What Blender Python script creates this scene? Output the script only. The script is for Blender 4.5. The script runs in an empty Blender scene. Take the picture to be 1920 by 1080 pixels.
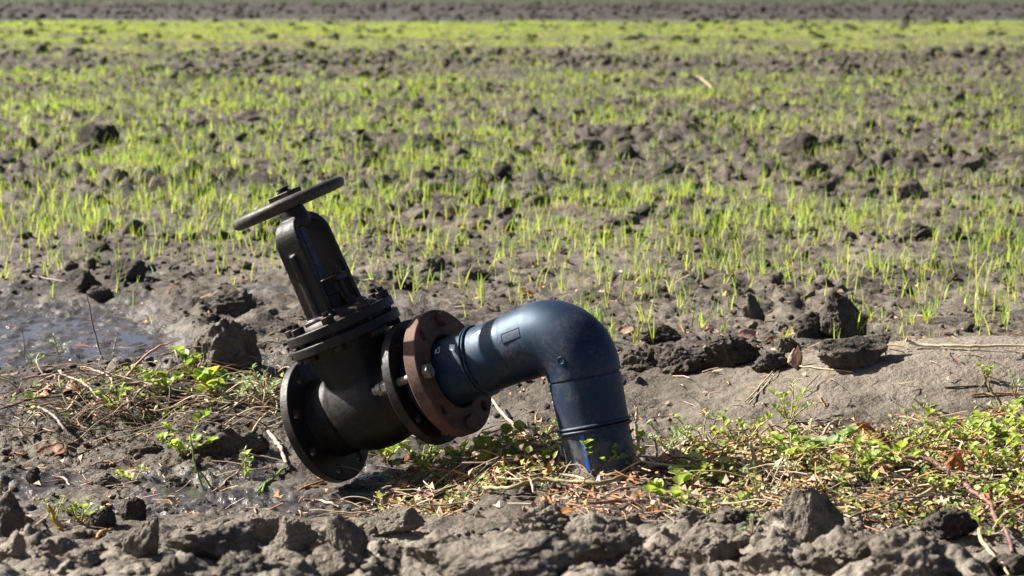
import bpy, bmesh, math, random
import numpy as np
from mathutils import Vector, Matrix

R = math.radians
scene = bpy.context.scene
COL = scene.collection

# ------------------------------------------------------------------ camera
FPX = 4000.0                      # focal length in pixels of the 1920 px wide photograph
CAM_H = 1.08
PITCH = math.atan(580 / FPX)      # horizon lies 40 px above the top edge
cam_d = bpy.data.cameras.new("camera")
cam_d.sensor_width = 23.5
cam_d.lens = 23.5 * FPX / 1920
cam_d.clip_start = 0.05
cam_d.clip_end = 3000
cam_d.dof.use_dof = True
cam_d.dof.focus_distance = 4.95
cam_d.dof.aperture_fstop = 4.2
cam = bpy.data.objects.new("camera", cam_d)
cam.location = (0, 0, CAM_H)
cam.rotation_euler = (R(90) - PITCH, 0, 0)
COL.objects.link(cam)
scene.camera = cam

# ------------------------------------------------------------------ sky, sun, exposure
SUN_EL = R(36)
SUN_AZ = R(19)                    # behind the pipe, measured from the picture's left
to_sun = Vector((-math.cos(SUN_AZ) * math.cos(SUN_EL), math.sin(SUN_AZ) * math.cos(SUN_EL), math.sin(SUN_EL)))
world = bpy.data.worlds.new("World")
scene.world = world
world.use_nodes = True
wn = world.node_tree
wn.nodes.clear()
sky = wn.nodes.new("ShaderNodeTexSky")
sky.sky_type = 'NISHITA'
sky.sun_disc = False
sky.air_density = 0.35
sky.dust_density = 2.0
sky.ozone_density = 1.0
sky.sun_elevation = SUN_EL
sky.sun_rotation = math.atan2(to_sun.x, to_sun.y)
bg = wn.nodes.new("ShaderNodeBackground")
bg.inputs["Strength"].default_value = 0.05
wo = wn.nodes.new("ShaderNodeOutputWorld")
wn.links.new(sky.outputs[0], bg.inputs[0])
wn.links.new(bg.outputs[0], wo.inputs[0])
sun_d = bpy.data.lights.new("sun", 'SUN')
sun_d.energy = 5.0
sun_d.angle = R(0.53)
sun_d.color = (1.0, 0.94, 0.84)
sun = bpy.data.objects.new("sun", sun_d)
sun.rotation_euler = to_sun.to_track_quat('Z', 'Y').to_euler()
COL.objects.link(sun)
scene.view_settings.view_transform = 'Standard'
scene.view_settings.look = 'None'
scene.view_settings.gamma = 1
scene.view_settings.exposure = 1.75
scene.cycles.max_bounces = 5
scene.cycles.adaptive_threshold = 0.02
scene.cycles.transparent_max_bounces = 6

# ------------------------------------------------------------------ numpy noise
_rs = np.random.RandomState(7)
_perm = np.concatenate([_rs.permutation(256)] * 3)
_g2 = np.stack([np.cos(np.arange(16) * math.pi / 8), np.sin(np.arange(16) * math.pi / 8)], 1)
_g3 = np.array([[1,1,0],[-1,1,0],[1,-1,0],[-1,-1,0],[1,0,1],[-1,0,1],[1,0,-1],[-1,0,-1],
                [0,1,1],[0,-1,1],[0,1,-1],[0,-1,-1],[1,1,0],[-1,1,0],[0,-1,1],[0,-1,-1]], float)

def noise2(x, y, seed=0):
    x = np.asarray(x, float) + seed * 17.31; y = np.asarray(y, float) + seed * 9.77
    xi = np.floor(x).astype(int); yi = np.floor(y).astype(int)
    xf = x - xi; yf = y - yi
    u = xf * xf * xf * (xf * (xf * 6 - 15) + 10); v = yf * yf * yf * (yf * (yf * 6 - 15) + 10)
    def gr(i, j, dx, dy):
        h = _perm[_perm[(xi + i) & 255] + ((yi + j) & 255)] & 15
        g = _g2[h]
        return g[..., 0] * dx + g[..., 1] * dy
    a = gr(0, 0, xf, yf); b = gr(1, 0, xf - 1, yf); c = gr(0, 1, xf, yf - 1); d = gr(1, 1, xf - 1, yf - 1)
    return 1.5 * ((a + (b - a) * u) * (1 - v) + (c + (d - c) * u) * v)

def noise3(p, seed=0):
    p = np.asarray(p, float) + seed * 13.7
    i = np.floor(p).astype(int); f = p - i
    w = f * f * f * (f * (f * 6 - 15) + 10)
    i &= 255
    out = np.zeros(len(p))
    for dx in (0, 1):
        for dy in (0, 1):
            for dz in (0, 1):
                h = _perm[_perm[_perm[(i[:, 0] + dx) & 255] + ((i[:, 1] + dy) & 255)] + ((i[:, 2] + dz) & 255)] & 15
                g = _g3[h]
                dt = (g * (f - np.array([dx, dy, dz]))).sum(1)
                out += dt * np.where(dx, w[:, 0], 1 - w[:, 0]) * np.where(dy, w[:, 1], 1 - w[:, 1]) * np.where(dz, w[:, 2], 1 - w[:, 2])
    return out

def sstep(a, b, x):
    t = np.clip((np.asarray(x, float) - a) / (b - a), 0, 1)
    return t * t * (3 - 2 * t)

# ------------------------------------------------------------------ the lie of the land
def blob(x, y, cx, cy, rx, ry):
    return np.exp(-(((x - cx) / rx) ** 2 + ((y - cy) / ry) ** 2))

def zones(x, y):
    wob = noise2(x * 1.3, y * 1.3, 3) * 0.16 + noise2(x * 4, y * 4, 4) * 0.05
    fore = 1 - sstep(3.88, 4.16, y + wob * 0.9 + 0.10 * sstep(0.55, 1.0, x))
    pit = sstep(4.15, 4.5, y + wob) * (1 - sstep(4.95, 5.6, y + wob)) * (1 - sstep(-0.16, 0.06, x + wob * 0.5))
    puddle = sstep(5.85, 6.05, y + wob * .5) * (1 - sstep(6.9, 7.5, y + wob)) * (1 - sstep(-1.12, -0.86, x + wob * 0.5 + (y - 6.4) * 0.25))
    mound = blob(x, y, 1.2, 5.25, 0.72, 0.40)
    field = sstep(8.6, 11.0, y + wob * 3 - 1.2 * sstep(-0.2, 1.5, x))
    return wob, fore, pit, puddle, mound, field

def ground_h(x, y, fine=True):
    x = np.asarray(x, float); y = np.asarray(y, float)
    wob, fore, pit, puddle, mound, field = zones(x, y)
    z = noise2(x * 0.35, y * 0.35, 1) * 0.05 * sstep(6, 14, y)
    z += fore * (0.012 + 0.125 * np.clip((4.02 - y) / 0.75, 0, 1.6)) + fore * noise2(x * 2.2, y * 2.2, 8) * 0.03
    z -= pit * (0.085 + 0.02 * noise2(x * 3, y * 3, 5))
    z += blob(x, y, -1.0, 5.62, 0.55, 0.17) * 0.035                      # low bank left of the valve
    z += blob(x, y, 0.42, 5.62, 0.42, 0.16) * 0.07                       # loose ridge behind the elbow
    z += mound * 0.19
    z += blob(x, y, 0.9, 4.45, 0.75, 0.22) * 0.03                        # weedy strip right of the pipe
    z -= puddle * 0.035
    z -= blob(x, y, 0.36, 5.15, 0.2, 0.16) * 0.03
    # lumps
    near = (1 - fore) * (1 - field)
    amp = 0.058 * field + 0.040 * fore + near * (0.017 + 0.014 * sstep(5.3, 6.2, y) * (1 - sstep(7.5, 8.5, y)))
    amp = amp * (1 - 0.75 * puddle) * (1 - 0.92 * np.clip(mound * 1.5, 0, 1)) * (1 - 0.45 * pit)
    patch = 0.55 + 0.9 * np.clip(noise2(x * 0.8, y * 0.8, 11) + 0.35, 0, 1)
    wx = x + 0.05 * noise2(x * 5, y * 5, 21); wy = y + 0.05 * noise2(x * 5, y * 5, 22)
    z += amp * patch * (np.abs(noise2(wx * 6.3, wy * 6.3, 12)) * 1.5 - 0.35)
    z += amp * 0.42 * patch * (np.abs(noise2(wx * 14, wy * 14, 13)) * 1.5 - 0.3)
    if fine:
        rough = (0.35 + 0.65 * sstep(-0.2, 0.3, noise2(x * 2.1, y * 2.1, 14))) * (1 - 0.5 * puddle) * (1 - .6 * np.clip(mound * 1.4, 0, 1))
        a2 = (0.010 * field + 0.011 * fore + 0.0105 * near) * rough
        z += a2 * np.abs(noise2(wx * 31, wy * 31, 15)) * 1.6
        z += 0.6 * a2 * noise2(x * 67, y * 67, 16)
        z += 0.004 * rough * np.abs(noise2(x * 120, y * 120, 17)) * (y < 9)
        # streaky mud flow lines on the bare ground
        s = noise2(x * 3 + 0.4 * noise2(x * 6, y * 6, 31), y * 22, 18)
        z += near * 0.007 * np.maximum(s, -0.1) * (1 - pit * 0.5)
        z += puddle * (0.010 * noise2(x * 13, y * 24, 19) + 0.006 * noise2(x * 34, y * 50, 20))
    return z

def wetness(x, y):
    wob, fore, pit, puddle, mound, field = zones(x, y)
    w = puddle * 1.0
    n = noise2(x * 3.1, y * 3.1, 41) + 0.5 * noise2(x * 9, y * 9, 42)
    w = np.maximum(w, pit * sstep(0.0, 0.45, n + 0.35 * blob(x, y, -0.6, 4.75, 0.3, 0.3)))
    w = np.maximum(w, blob(x, y, -0.62, 4.72, 0.13, 0.10) * 1.2)
    w = np.maximum(w, 0.8 * sstep(0.12, 0.5, n) * sstep(5.3, 6.0, y) * (1 - sstep(7.2, 8.4, y)) * (1 - sstep(-0.7, -0.1, x)))
    w = np.maximum(w, 0.9 * sstep(0.1, 0.35, noise2(x * .12, y * .5, 44)) * sstep(50, 52, y) * (1 - sstep(57, 60, y)))
    return np.clip(w, 0, 1)

# ------------------------------------------------------------------ picking points through the lens
CP, SP = math.cos(PITCH), math.sin(PITCH)
def ray(px, py):
    u = (px - 960) / FPX; v = (540 - py) / FPX
    return np.array([u, CP + v * SP, -SP + v * CP])          # forward depth 1

def at(px, py, depth):
    return np.array([0, 0, CAM_H]) + ray(px, py) * depth

_ts = np.geomspace(2.6, 140, 900)
def hit(px, py):
    d = ray(px, py)
    X = d[0] * _ts; Y = d[1] * _ts; Z = CAM_H + d[2] * _ts
    below = np.nonzero(Z <= ground_h(X, Y, False))[0]
    i = below[0] if len(below) else len(_ts) - 1
    t0, t1 = _ts[max(i - 1, 0)], _ts[i]
    for _ in range(8):
        t = (t0 + t1) / 2
        if CAM_H + d[2] * t <= float(ground_h(np.array([d[0] * t]), np.array([d[1] * t]), False)[0]): t1 = t
        else: t0 = t
    return np.array([d[0] * t1, d[1] * t1, CAM_H + d[2] * t1]), t1

def gz(x, y):
    return float(ground_h(np.array([x]), np.array([y]))[0])

# ------------------------------------------------------------------ mesh helpers
def raw_mesh(name, v, f, smooth=True):
    """v (n,3); f: a list of faces, or an (m,3|4) array"""
    me = bpy.data.meshes.new(name)
    v = np.asarray(v, np.float32)
    if isinstance(f, np.ndarray):
        k = f.shape[1]; m = len(f)
        me.vertices.add(len(v)); me.vertices.foreach_set("co", v.ravel())
        me.loops.add(m * k); me.loops.foreach_set("vertex_index", f.astype(np.int32).ravel())
        me.polygons.add(m)
        me.polygons.foreach_set("loop_start", np.arange(0, m * k, k, dtype=np.int32))
        me.polygons.foreach_set("loop_total", np.full(m, k, np.int32))
    else:
        me.from_pydata(v.tolist(), [], f)
    if smooth:
        me.polygons.foreach_set("use_smooth", np.ones(len(me.polygons), bool))
    me.update(calc_edges=True)
    me.validate()
    return me

def link(name, me, mat=None, parent=None, loc=None):
    o = bpy.data.objects.new(name, me)
    if mat is not None and me is not None and len(me.materials) == 0:
        me.materials.append(mat)
    COL.objects.link(o)
    if parent is not None: o.parent = parent
    if loc is not None: o.location = loc
    return o

def tag(o, label=None, cat=None, group=None, kind=None):
    if label: o["label"] = label
    if cat: o["category"] = cat
    if group: o["group"] = group
    if kind: o["kind"] = kind
    return o

def empty(name, loc):
    o = bpy.data.objects.new(name, None)
    o.empty_display_size = 0.05
    o.location = loc
    COL.objects.link(o)
    return o

def fattr(me, name, data):
    a = me.attributes.new(name, 'FLOAT', 'POINT')
    a.data.foreach_set("value", np.asarray(data, np.float32))

# ------------------------------------------------------------------ material helpers
def new_mat(name):
    m = bpy.data.materials.new(name); m.use_nodes = True
    nt = m.node_tree; nt.nodes.clear()
    return m, nt

class N:
    """tiny node-graph helper"""
    def __init__(s, nt): s.nt = nt
    def n(s, typ, ins=None, **kw):
        nd = s.nt.nodes.new(typ)
        for k, v in kw.items(): setattr(nd, k, v)
        for k, v in (ins or {}).items():
            if hasattr(v, "is_output"): s.nt.links.new(v, nd.inputs[k])
            else: nd.inputs[k].default_value = v
        return nd
    def noise(s, vec, scale, detail=4, rough=0.6, dist=0.0):
        return s.n("ShaderNodeTexNoise", {"Vector": vec, "Scale": scale, "Detail": detail, "Roughness": rough, "Distortion": dist}).outputs["Fac"]
    def math(s, op, a, b=0.0, c=0.0, clamp=False):
        return s.n("ShaderNodeMath", {0: a, 1: b, 2: c}, operation=op, use_clamp=clamp).outputs[0]
    def remap(s, v, a, b, c=0.0, d=1.0):
        return s.n("ShaderNodeMapRange", {0: v, 1: a, 2: b, 3: c, 4: d}).outputs[0]
    def mix(s, f, a, b, mode='MIX'):
        nd = s.nt.nodes.new("ShaderNodeMix"); nd.data_type = 'RGBA'; nd.blend_type = mode
        for k, v in ((0, f), (6, a), (7, b)):
            if hasattr(v, "is_output"): s.nt.links.new(v, nd.inputs[k])
            else: nd.inputs[k].default_value = v
        return nd.outputs[2]
    def bump(s, h, strength=0.5, dist=0.01, normal=None):
        ins = {"Strength": strength, "Distance": dist, "Height": h}
        if normal is not None: ins["Normal"] = normal
        return s.n("ShaderNodeBump", ins).outputs[0]
    def pos(s):
        return s.n("ShaderNodeTexCoord").outputs["Object"]
    def out(s, surf):
        o = s.nt.nodes.new("ShaderNodeOutputMaterial"); s.nt.links.new(surf, o.inputs[0])
    def bsdf(s, **kw):
        ins = {}
        for k, v in kw.items(): ins[k.replace("_", " ")] = v
        return s.n("ShaderNodeBsdfPrincipled", ins).outputs[0]

def rgb(r, g, b): return (r, g, b, 1.0)

def soil_mat(name, wet=False, dry=(0.158, 0.136, 0.110), damp=(0.028, 0.024, 0.020), bump=1.0):
    m, nt = new_mat(name); g = N(nt)
    p = g.n("ShaderNodeNewGeometry").outputs["Position"]
    big = g.noise(p, 1.7, 3, 0.6)
    mid = g.noise(p, 13, 4, 0.65)
    fin = g.noise(p, 75, 3, 0.7)
    f = g.math('MULTIPLY', big, 0.5)
    f = g.math('MULTIPLY_ADD', mid, 0.45, f)
    f = g.math('MULTIPLY_ADD', fin, 0.35, f)
    f = g.remap(f, 0.53, 0.78)
    col = g.mix(f, rgb(*damp), rgb(*dry))
    grit = g.n("ShaderNodeTexVoronoi", {"Vector": p, "Scale": 240.0}).outputs["Color"]
    col = g.mix(0.12, col, grit, 'OVERLAY')
    # paler soil towards the camera, broken up by noise
    yy_ = g.n("ShaderNodeSeparateXYZ", {0: p}).outputs[1]
    pale = g.math('MULTIPLY', g.remap(yy_, 4.25, 3.95), g.remap(mid, .38, .60, .35, .95))
    if name != "soil_clod_damp_shade": col = g.mix(pale, col, g.mix(f, rgb(0.105, 0.091, 0.075), rgb(0.235, 0.205, 0.168)))
    # field soil darkened with distance: shade of clod sides put into the colour
    far_shade = g.remap(yy_, 8.5, 12.0, 0.0, .5)
    col = g.mix(far_shade, col, g.mix(f, rgb(*[x * .8 for x in damp]), rgb(*[x * .5 for x in dry])))
    spk = g.noise(p, 330, 2, 0.5)
    col = g.mix(g.remap(spk, 0.62, 0.75, 0.0, 0.45), col, rgb(0.33, 0.27, 0.20))
    rough = 0.92; spec = 0.25
    b1 = g.noise(p, 38, 5, 0.72)
    b2 = g.n("ShaderNodeTexVoronoi", {"Vector": p, "Scale": 95.0, "Randomness": 1.0}).outputs["Distance"]
    h = g.math('MULTIPLY_ADD', b2, -0.16, b1)
    if wet:
        w = g.n("ShaderNodeAttribute", attribute_name="wet").outputs["Fac"]
        wn_ = g.math('MULTIPLY', w, g.remap(g.noise(p, 22, 5, 0.6), 0.30, 0.55, 0.35, 1.0))
        turned = g.n("ShaderNodeAttribute", attribute_name="turned").outputs["Fac"]
        col = g.mix(turned, col, g.mix(f, rgb(0.022, 0.019, 0.017), rgb(0.060, 0.051, 0.043)))
        dryf = g.n("ShaderNodeAttribute", attribute_name="dry").outputs["Fac"]
        col = g.mix(dryf, col, g.mix(f, rgb(0.14, 0.118, 0.092), rgb(0.24, 0.205, 0.163)))
        wcol = g.mix(f, rgb(0.030, 0.027, 0.025), rgb(0.066, 0.059, 0.053))
        col = g.mix(wn_, col, wcol)
        rough = g.remap(wn_, 0.0, 1.0, 0.92, 0.13)
        spec = g.remap(wn_, 0.0, 1.0, 0.25, 0.6)
        h = g.math('MULTIPLY', h, g.remap(wn_, 0, 1, 1.0, 0.30))
    nrm = g.bump(h, 1.0, 0.014 * bump)
    g.out(g.bsdf(Base_Color=col, Roughness=rough, Specular_IOR_Level=spec, Normal=nrm))
    return m

M = {}
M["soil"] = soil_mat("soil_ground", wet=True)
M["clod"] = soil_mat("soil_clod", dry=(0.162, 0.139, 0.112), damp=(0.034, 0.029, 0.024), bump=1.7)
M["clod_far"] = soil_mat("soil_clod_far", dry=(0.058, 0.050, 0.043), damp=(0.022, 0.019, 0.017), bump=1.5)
M["clod_damp"] = soil_mat("soil_clod_damp_shade", dry=(0.115, 0.097, 0.078), damp=(0.040, 0.034, 0.028), bump=1.5)  # dark soil of damp clods, also standing in for shade on one

# ------------------------------------------------------------------ ground sheet
def build_ground():
    ys = [-30.0, -6.0, 0.5, 1.8]
    y = 2.6
    while y < 125:
        ys.append(y); y += 0.0090 * (y / 4.0) ** 1.5
    ys += [150, 200, 300, 500, 900, 1600, 2400]
    ys = np.array(ys)
    nc = 500
    u = np.linspace(-1, 1, nc)
    half = np.maximum(0.24 * np.abs(ys) * 1.42, 0.24 * 2.6 * 1.42)
    X = half[:, None] * u[None, :]
    side = np.array([1.3, 2.2, 5, 14, 40, 120])
    X = np.concatenate([-(half[:, None] * side[None, ::-1]) - 2 * (side[None, ::-1] - 1), X, half[:, None] * side[None, :] + 2 * (side[None, :] - 1)], 1)
    Y = np.repeat(ys[:, None], X.shape[1], 1)
    Z = ground_h(X.ravel(), Y.ravel()).reshape(X.shape)
    Z *= (Y > 1.0)
    nr, ncol = X.shape
    idx = np.arange(nr * ncol).reshape(nr, ncol)
    f = np.stack([idx[:-1, :-1], idx[:-1, 1:], idx[1:, 1:], idx[1:, :-1]], -1).reshape(-1, 4)
    me = raw_mesh("ground", np.stack([X.ravel(), Y.ravel(), Z.ravel()], 1), f)
    fattr(me, "wet", wetness(X.ravel(), Y.ravel()))
    xx, yy = X.ravel(), Y.ravel(); wv = 3 * noise2(xx * .15, yy * .15, 72)
    dampn = sstep(-.25, .35, noise2(xx * 1.1, yy * 1.1, 91) + .5 * noise2(xx * 4, yy * 4, 92))
    zz_ = zones(xx, yy)
    nearleft = np.clip((1 - sstep(-.5, .5, xx)) * sstep(4.1, 4.5, yy) * (1 - sstep(6.8, 8.0, yy)) + .8 * blob(xx, yy, .4, 5.5, .5, .35), 0, 1)
    turned_near = nearleft * (.25 + .75 * dampn) * .9
    fattr(me, "dry", np.clip(zz_[4] * 1.3, 0, 1) * .8)
    turned_near = np.maximum(turned_near, .55 * zz_[5] * dampn * (1 - sstep(29, 32, yy)))
    fattr(me, "turned", np.maximum(turned_near, np.maximum(sstep(54, 58, yy + wv), .55 * sstep(23, 25, yy + wv * .5) * (1 - sstep(30, 32, yy)) * (.4 + .6 * dampn))))
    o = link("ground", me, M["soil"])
    o["kind"] = "structure"
build_ground()

# standing water: thin sheets that the higher mud pokes through
def water_mat():
    m, nt = new_mat("muddy_water"); g = N(nt)
    p = g.n("ShaderNodeNewGeometry").outputs["Position"]
    mp = g.n("ShaderNodeMapping", {"Vector": p, "Scale": (1, 2.2, 1)}).outputs[0]
    h = g.noise(mp, 26, 3, .5)
    g.out(g.bsdf(Base_Color=rgb(.035, .031, .028), Roughness=.05, IOR=1.33, Specular_IOR_Level=.5, Normal=g.bump(h, .14, .006)))
    return m
M["water"] = water_mat()
def water(name, x0, x1, y0, y1, pct, mask, label_n=80):
    X, Y = np.meshgrid(np.linspace(x0, x1, label_n), np.linspace(y0, y1, label_n))
    k = mask(X.ravel(), Y.ravel()).reshape(X.shape)
    z = np.percentile(ground_h(X[k > .6], Y[k > .6]), pct)
    idx = np.arange(X.size).reshape(X.shape)
    q = np.stack([idx[:-1, :-1], idx[:-1, 1:], idx[1:, 1:], idx[1:, :-1]], -1).reshape(-1, 4)
    q = q[k.ravel()[q].min(1) > .35]
    used = np.unique(q); re = np.full(X.size, -1); re[used] = np.arange(len(used))
    V = np.stack([X.ravel()[used], Y.ravel()[used], np.full(len(used), z)], 1)
    o = link(name, raw_mesh(name, V, re[q]), M["water"]); o["kind"] = "structure"
water("puddle_water", -2.0, -.75, 5.8, 7.6, 40, lambda x, y: zones(x, y)[3])
water("puddle_water", -.95, -.35, 4.45, 5.1, 34, lambda x, y: np.clip(1.5 * blob(x, y, -.70, 4.72, .11, .10), 0, 1))
water("puddle_water", -13.5, 7, 49.5, 54.5, 40, lambda x, y: sstep(-.05, .2, noise2(x * .25, y * .6, 45)) * sstep(49.5, 50.5, y) * (1 - sstep(53.5, 54.5, y)))

# ------------------------------------------------------------------ the standpipe with its gate valve
def mat_iron(name="black_painted_iron", lo=(0.003, 0.003, 0.0035), hi=(0.0068, 0.0065, 0.0063), dusty=.10, rusty=.30):
    m, nt = new_mat(name); g = N(nt)
    p = g.pos()
    a = g.noise(p, 9, 5, 0.65); b = g.noise(p, 60, 5, 0.7); c = g.noise(p, 210, 3, .6)
    col = g.mix(g.remap(a, 0.35, 0.75), rgb(*lo), rgb(*hi))
    dust = g.math('MULTIPLY', g.remap(g.noise(p, 5, 6, 0.7), 0.42, 0.66), g.remap(b, 0.35, 0.65), clamp=True)
    col = g.mix(g.math('MULTIPLY', dust, dusty), col, rgb(0.15, 0.118, 0.085))
    edge = g.remap(g.n("ShaderNodeNewGeometry").outputs["Pointiness"], .515, .56)
    rust = g.math('MAXIMUM', g.remap(g.noise(p, 17, 5, 0.7), 0.60, 0.70), g.math('MULTIPLY', edge, g.remap(b, .42, .6)), clamp=True)
    col = g.mix(g.math('MULTIPLY', rust, rusty), col, rgb(0.085, 0.045, 0.026))
    chips = g.remap(c, .66, .70)
    col = g.mix(g.math('MULTIPLY', chips, .18), col, rgb(0.10, 0.085, 0.07))
    r = g.remap(b, 0.3, 0.7, 0.40, 0.66)
    h = g.math('MULTIPLY_ADD', c, .6, b)
    nrm = g.bump(h, 0.30, 0.003)
    g.out(g.bsdf(Base_Color=col, Roughness=r, Specular_IOR_Level=0.3, Normal=nrm))
    return m

def mat_rust():
    m, nt = new_mat("rusty_steel"); g = N(nt)
    p = g.pos()
    a = g.noise(p, 12, 6, 0.7); b = g.noise(p, 85, 5, 0.7)
    col = g.mix(g.remap(a, 0.32, 0.7), rgb(0.042, 0.025, 0.019), rgb(0.125, 0.066, 0.044))
    col = g.mix(g.remap(b, 0.52, 0.75, 0, 0.7), col, rgb(0.19, 0.115, 0.085))
    col = g.mix(g.remap(g.noise(p, 6, 4, 0.6), 0.55, 0.75, 0, 0.6), col, rgb(0.050, 0.047, 0.047))
    nrm = g.bump(b, 0.5, 0.002)
    g.out(g.bsdf(Base_Color=col, Roughness=0.78, Specular_IOR_Level=0.3, Normal=nrm))
    return m

def mat_poly():
    m, nt = new_mat("black_polyethylene"); g = N(nt)
    p = g.pos()
    sc = g.n("ShaderNodeMapping", {"Vector": p, "Scale": (30, 30, 190), "Rotation": (0.2, 0.5, 0.3)}).outputs[0]
    scr = g.noise(sc, 3, 4, 0.7)
    sc2 = g.noise(g.n("ShaderNodeMapping", {"Vector": p, "Scale": (210, 40, 26), "Rotation": (0.7, 0.2, 1.1)}).outputs[0], 2, 4, .7)
    dust = g.noise(p, 14, 6, 0.75)
    spots = g.noise(p, 120, 4, 0.6)
    col = g.mix(g.remap(g.noise(p, 4, 3, 0.5), 0.3, 0.7), rgb(0.004, 0.009, 0.024), rgb(0.006, 0.016, 0.038))
    f = g.math('MULTIPLY', g.remap(dust, 0.48, 0.70), g.remap(spots, 0.4, 0.62), clamp=True)
    col = g.mix(g.math('MULTIPLY', f, 0.55), col, rgb(0.12, 0.10, 0.08))
    col = g.mix(g.remap(scr, 0.60, 0.72, 0, 0.30), col, rgb(0.09, 0.10, 0.11))
    col = g.mix(g.remap(sc2, 0.64, 0.70, 0, 0.55), col, rgb(0.12, 0.12, 0.12))
    # dried mud splashes, thicker towards the foot
    z = g.n("ShaderNodeSeparateXYZ", {0: p}).outputs[2]
    low = g.remap(z, 0.17, 0.0)
    mud = g.math('MULTIPLY', low, g.remap(g.math('MULTIPLY_ADD', low, .22, g.noise(p, 46, 5, .7)), .52, .64), clamp=True)
    col = g.mix(g.math('MULTIPLY', mud, .8), col, rgb(0.13, 0.108, 0.084))
    r = g.math('MAXIMUM', g.remap(dust, 0.35, 0.7, 0.45, 0.64), g.math('MULTIPLY', mud, .9))
    nrm = g.bump(g.math('MULTIPLY_ADD', mud, .4, scr), 0.10, 0.003)
    g.out(g.bsdf(Base_Color=col, Roughness=r, Specular_IOR_Level=0.5, Specular_Tint=rgb(.50, .74, 1.0), Normal=nrm))  # blue base colour and specular tint stand in for sky sheen
    return m

def mat_plain(name, c, rough=0.6, var=0.25, scale=40, spec=0.4, metallic=0.0):
    m, nt = new_mat(name); g = N(nt)
    p = g.pos()
    n_ = g.noise(p, scale, 4, 0.65)
    lo = tuple(x * (1 - var) for x in c); hi = tuple(min(1, x * (1 + var)) for x in c)
    col = g.mix(g.remap(n_, 0.3, 0.7), rgb(*lo), rgb(*hi))
    g.out(g.bsdf(Base_Color=col, Roughness=rough, Specular_IOR_Level=spec, Metallic=metallic, Normal=g.bump(n_, 0.2, 0.002)))
    return m

M["iron"] = mat_iron()
M["wheel"] = mat_iron("worn_grey_black_iron", (0.012, 0.0125, 0.013), (0.042, 0.041, 0.040), .4, .3)
M["rust"] = mat_rust()
M["poly"] = mat_poly()
M["blue"] = mat_plain("blue_stripe", (0.02, 0.11, 0.46), 0.45, 0.2, 60)
M["white"] = mat_plain("white_marker_paint", (0.80, 0.81, 0.82), 0.6, 0.2, 150)
M["zinc"] = mat_plain("weathered_zinc", (0.20, 0.175, 0.15), 0.5, 0.4, 90, metallic=0.4)
M["steel"] = mat_plain("greased_steel", (0.10, 0.10, 0.115), 0.35, 0.4, 80, metallic=0.7)

def basis(px, py):
    """view-aligned axes at a pixel: right, up, toward the camera"""
    d = ray(px, py); t = -d / np.linalg.norm(d)
    r_ = np.cross([0, 0, 1.0], t); r_ /= np.linalg.norm(r_)
    return r_, np.cross(t, r_), t

r0, u0, t0 = basis(840, 690)
TH, FW = R(20.5), R(31)
axA = r0 * math.cos(FW) * math.cos(TH) + u0 * math.cos(FW) * math.sin(TH) + t0 * math.sin(FW)
axS = -r0 * math.sin(TH) + u0 * math.cos(TH)
axS -= axA * axS.dot(axA); axS /= np.linalg.norm(axS)
axB = np.cross(axA, axS)
ph = R(5.5)
axS = axS * math.cos(ph) + axB * math.sin(ph)
axB = np.cross(axA, axS)                            # toward the camera, left
PE = at(1077, 610, 4.63)                            # where the two pipe axes meet
r1, u1, t1 = basis(1100, 740)
axD = r1 * 0.20 - u1 * 0.98 - t1 * 0.03; axD /= np.linalg.norm(axD)
L_R = 0.325                                         # elbow corner to the rusty flange's outer face
RF = PE - axA * L_R
CV = RF - axA * 0.225                               # valve centre
base = PE + axD * 0.345

hydrant = empty("irrigation_standpipe", base)
tag(hydrant, "black plastic elbow pipe rising from the soil with a bolted black gate valve", "standpipe")

def frame(o, x, y, z):
    m = Matrix.Identity(4)
    for i in range(3):
        m[i][0], m[i][1], m[i][2], m[i][3] = x[i], y[i], z[i], o[i]
    return m
F_VALVE = frame(CV, axA, -axB, axS)                 # x along the bore, z along the stem
TO_BASE = Matrix.Translation(-Vector(base))

def bm_obj(name, bm, mat, F, parent=None, smooth=35, bevel=0.0, seg=2, tf=True):
    me = bpy.data.meshes.new(name)
    bmesh.ops.recalc_face_normals(bm, faces=bm.faces[:])
    if tf: bm.transform(TO_BASE @ F)
    bm.to_mesh(me); bm.free()
    me.polygons.foreach_set("use_smooth", np.ones(len(me.polygons), bool))
    o = link(name, me, mat, parent or hydrant)
    if bevel:
        b = o.modifiers.new("bevel", 'BEVEL'); b.width = bevel; b.segments = seg; b.limit_method = 'ANGLE'; b.angle_limit = R(38)
        b.harden_normals = False
    sharp_by_angle(me, smooth)
    return o

def sharp_by_angle(me, deg):
    bm = bmesh.new(); bm.from_mesh(me)
    for e in bm.edges:
        if len(e.link_faces) == 2 and e.calc_face_angle(0) > R(deg): e.smooth = False
    bm.to_mesh(me); bm.free()

def add_lathe(bm, prof, n=64, axis='x', rot=0.0, sy=1.0):
    """prof: list of (along, radius); closes ends that reach radius 0"""
    rings = []
    for a, r_ in prof:
        ring = []
        for k in range(n):
            th = 2 * math.pi * k / n + rot
            c, s = r_ * math.cos(th), r_ * math.sin(th) * sy
            ring.append(bm.verts.new((a, c, s) if axis == 'x' else (c, s, a)))
        rings.append(ring)
    for i in range(len(rings) - 1):
        for k in range(n):
            bm.faces.new((rings[i][k], rings[i][(k + 1) % n], rings[i + 1][(k + 1) % n], rings[i + 1][k]))
    return rings

def add_solid(bm, prof, **kw):
    r_ = add_lathe(bm, prof, **kw)
    bm.faces.new(r_[0]); bm.faces.new(r_[-1])

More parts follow.
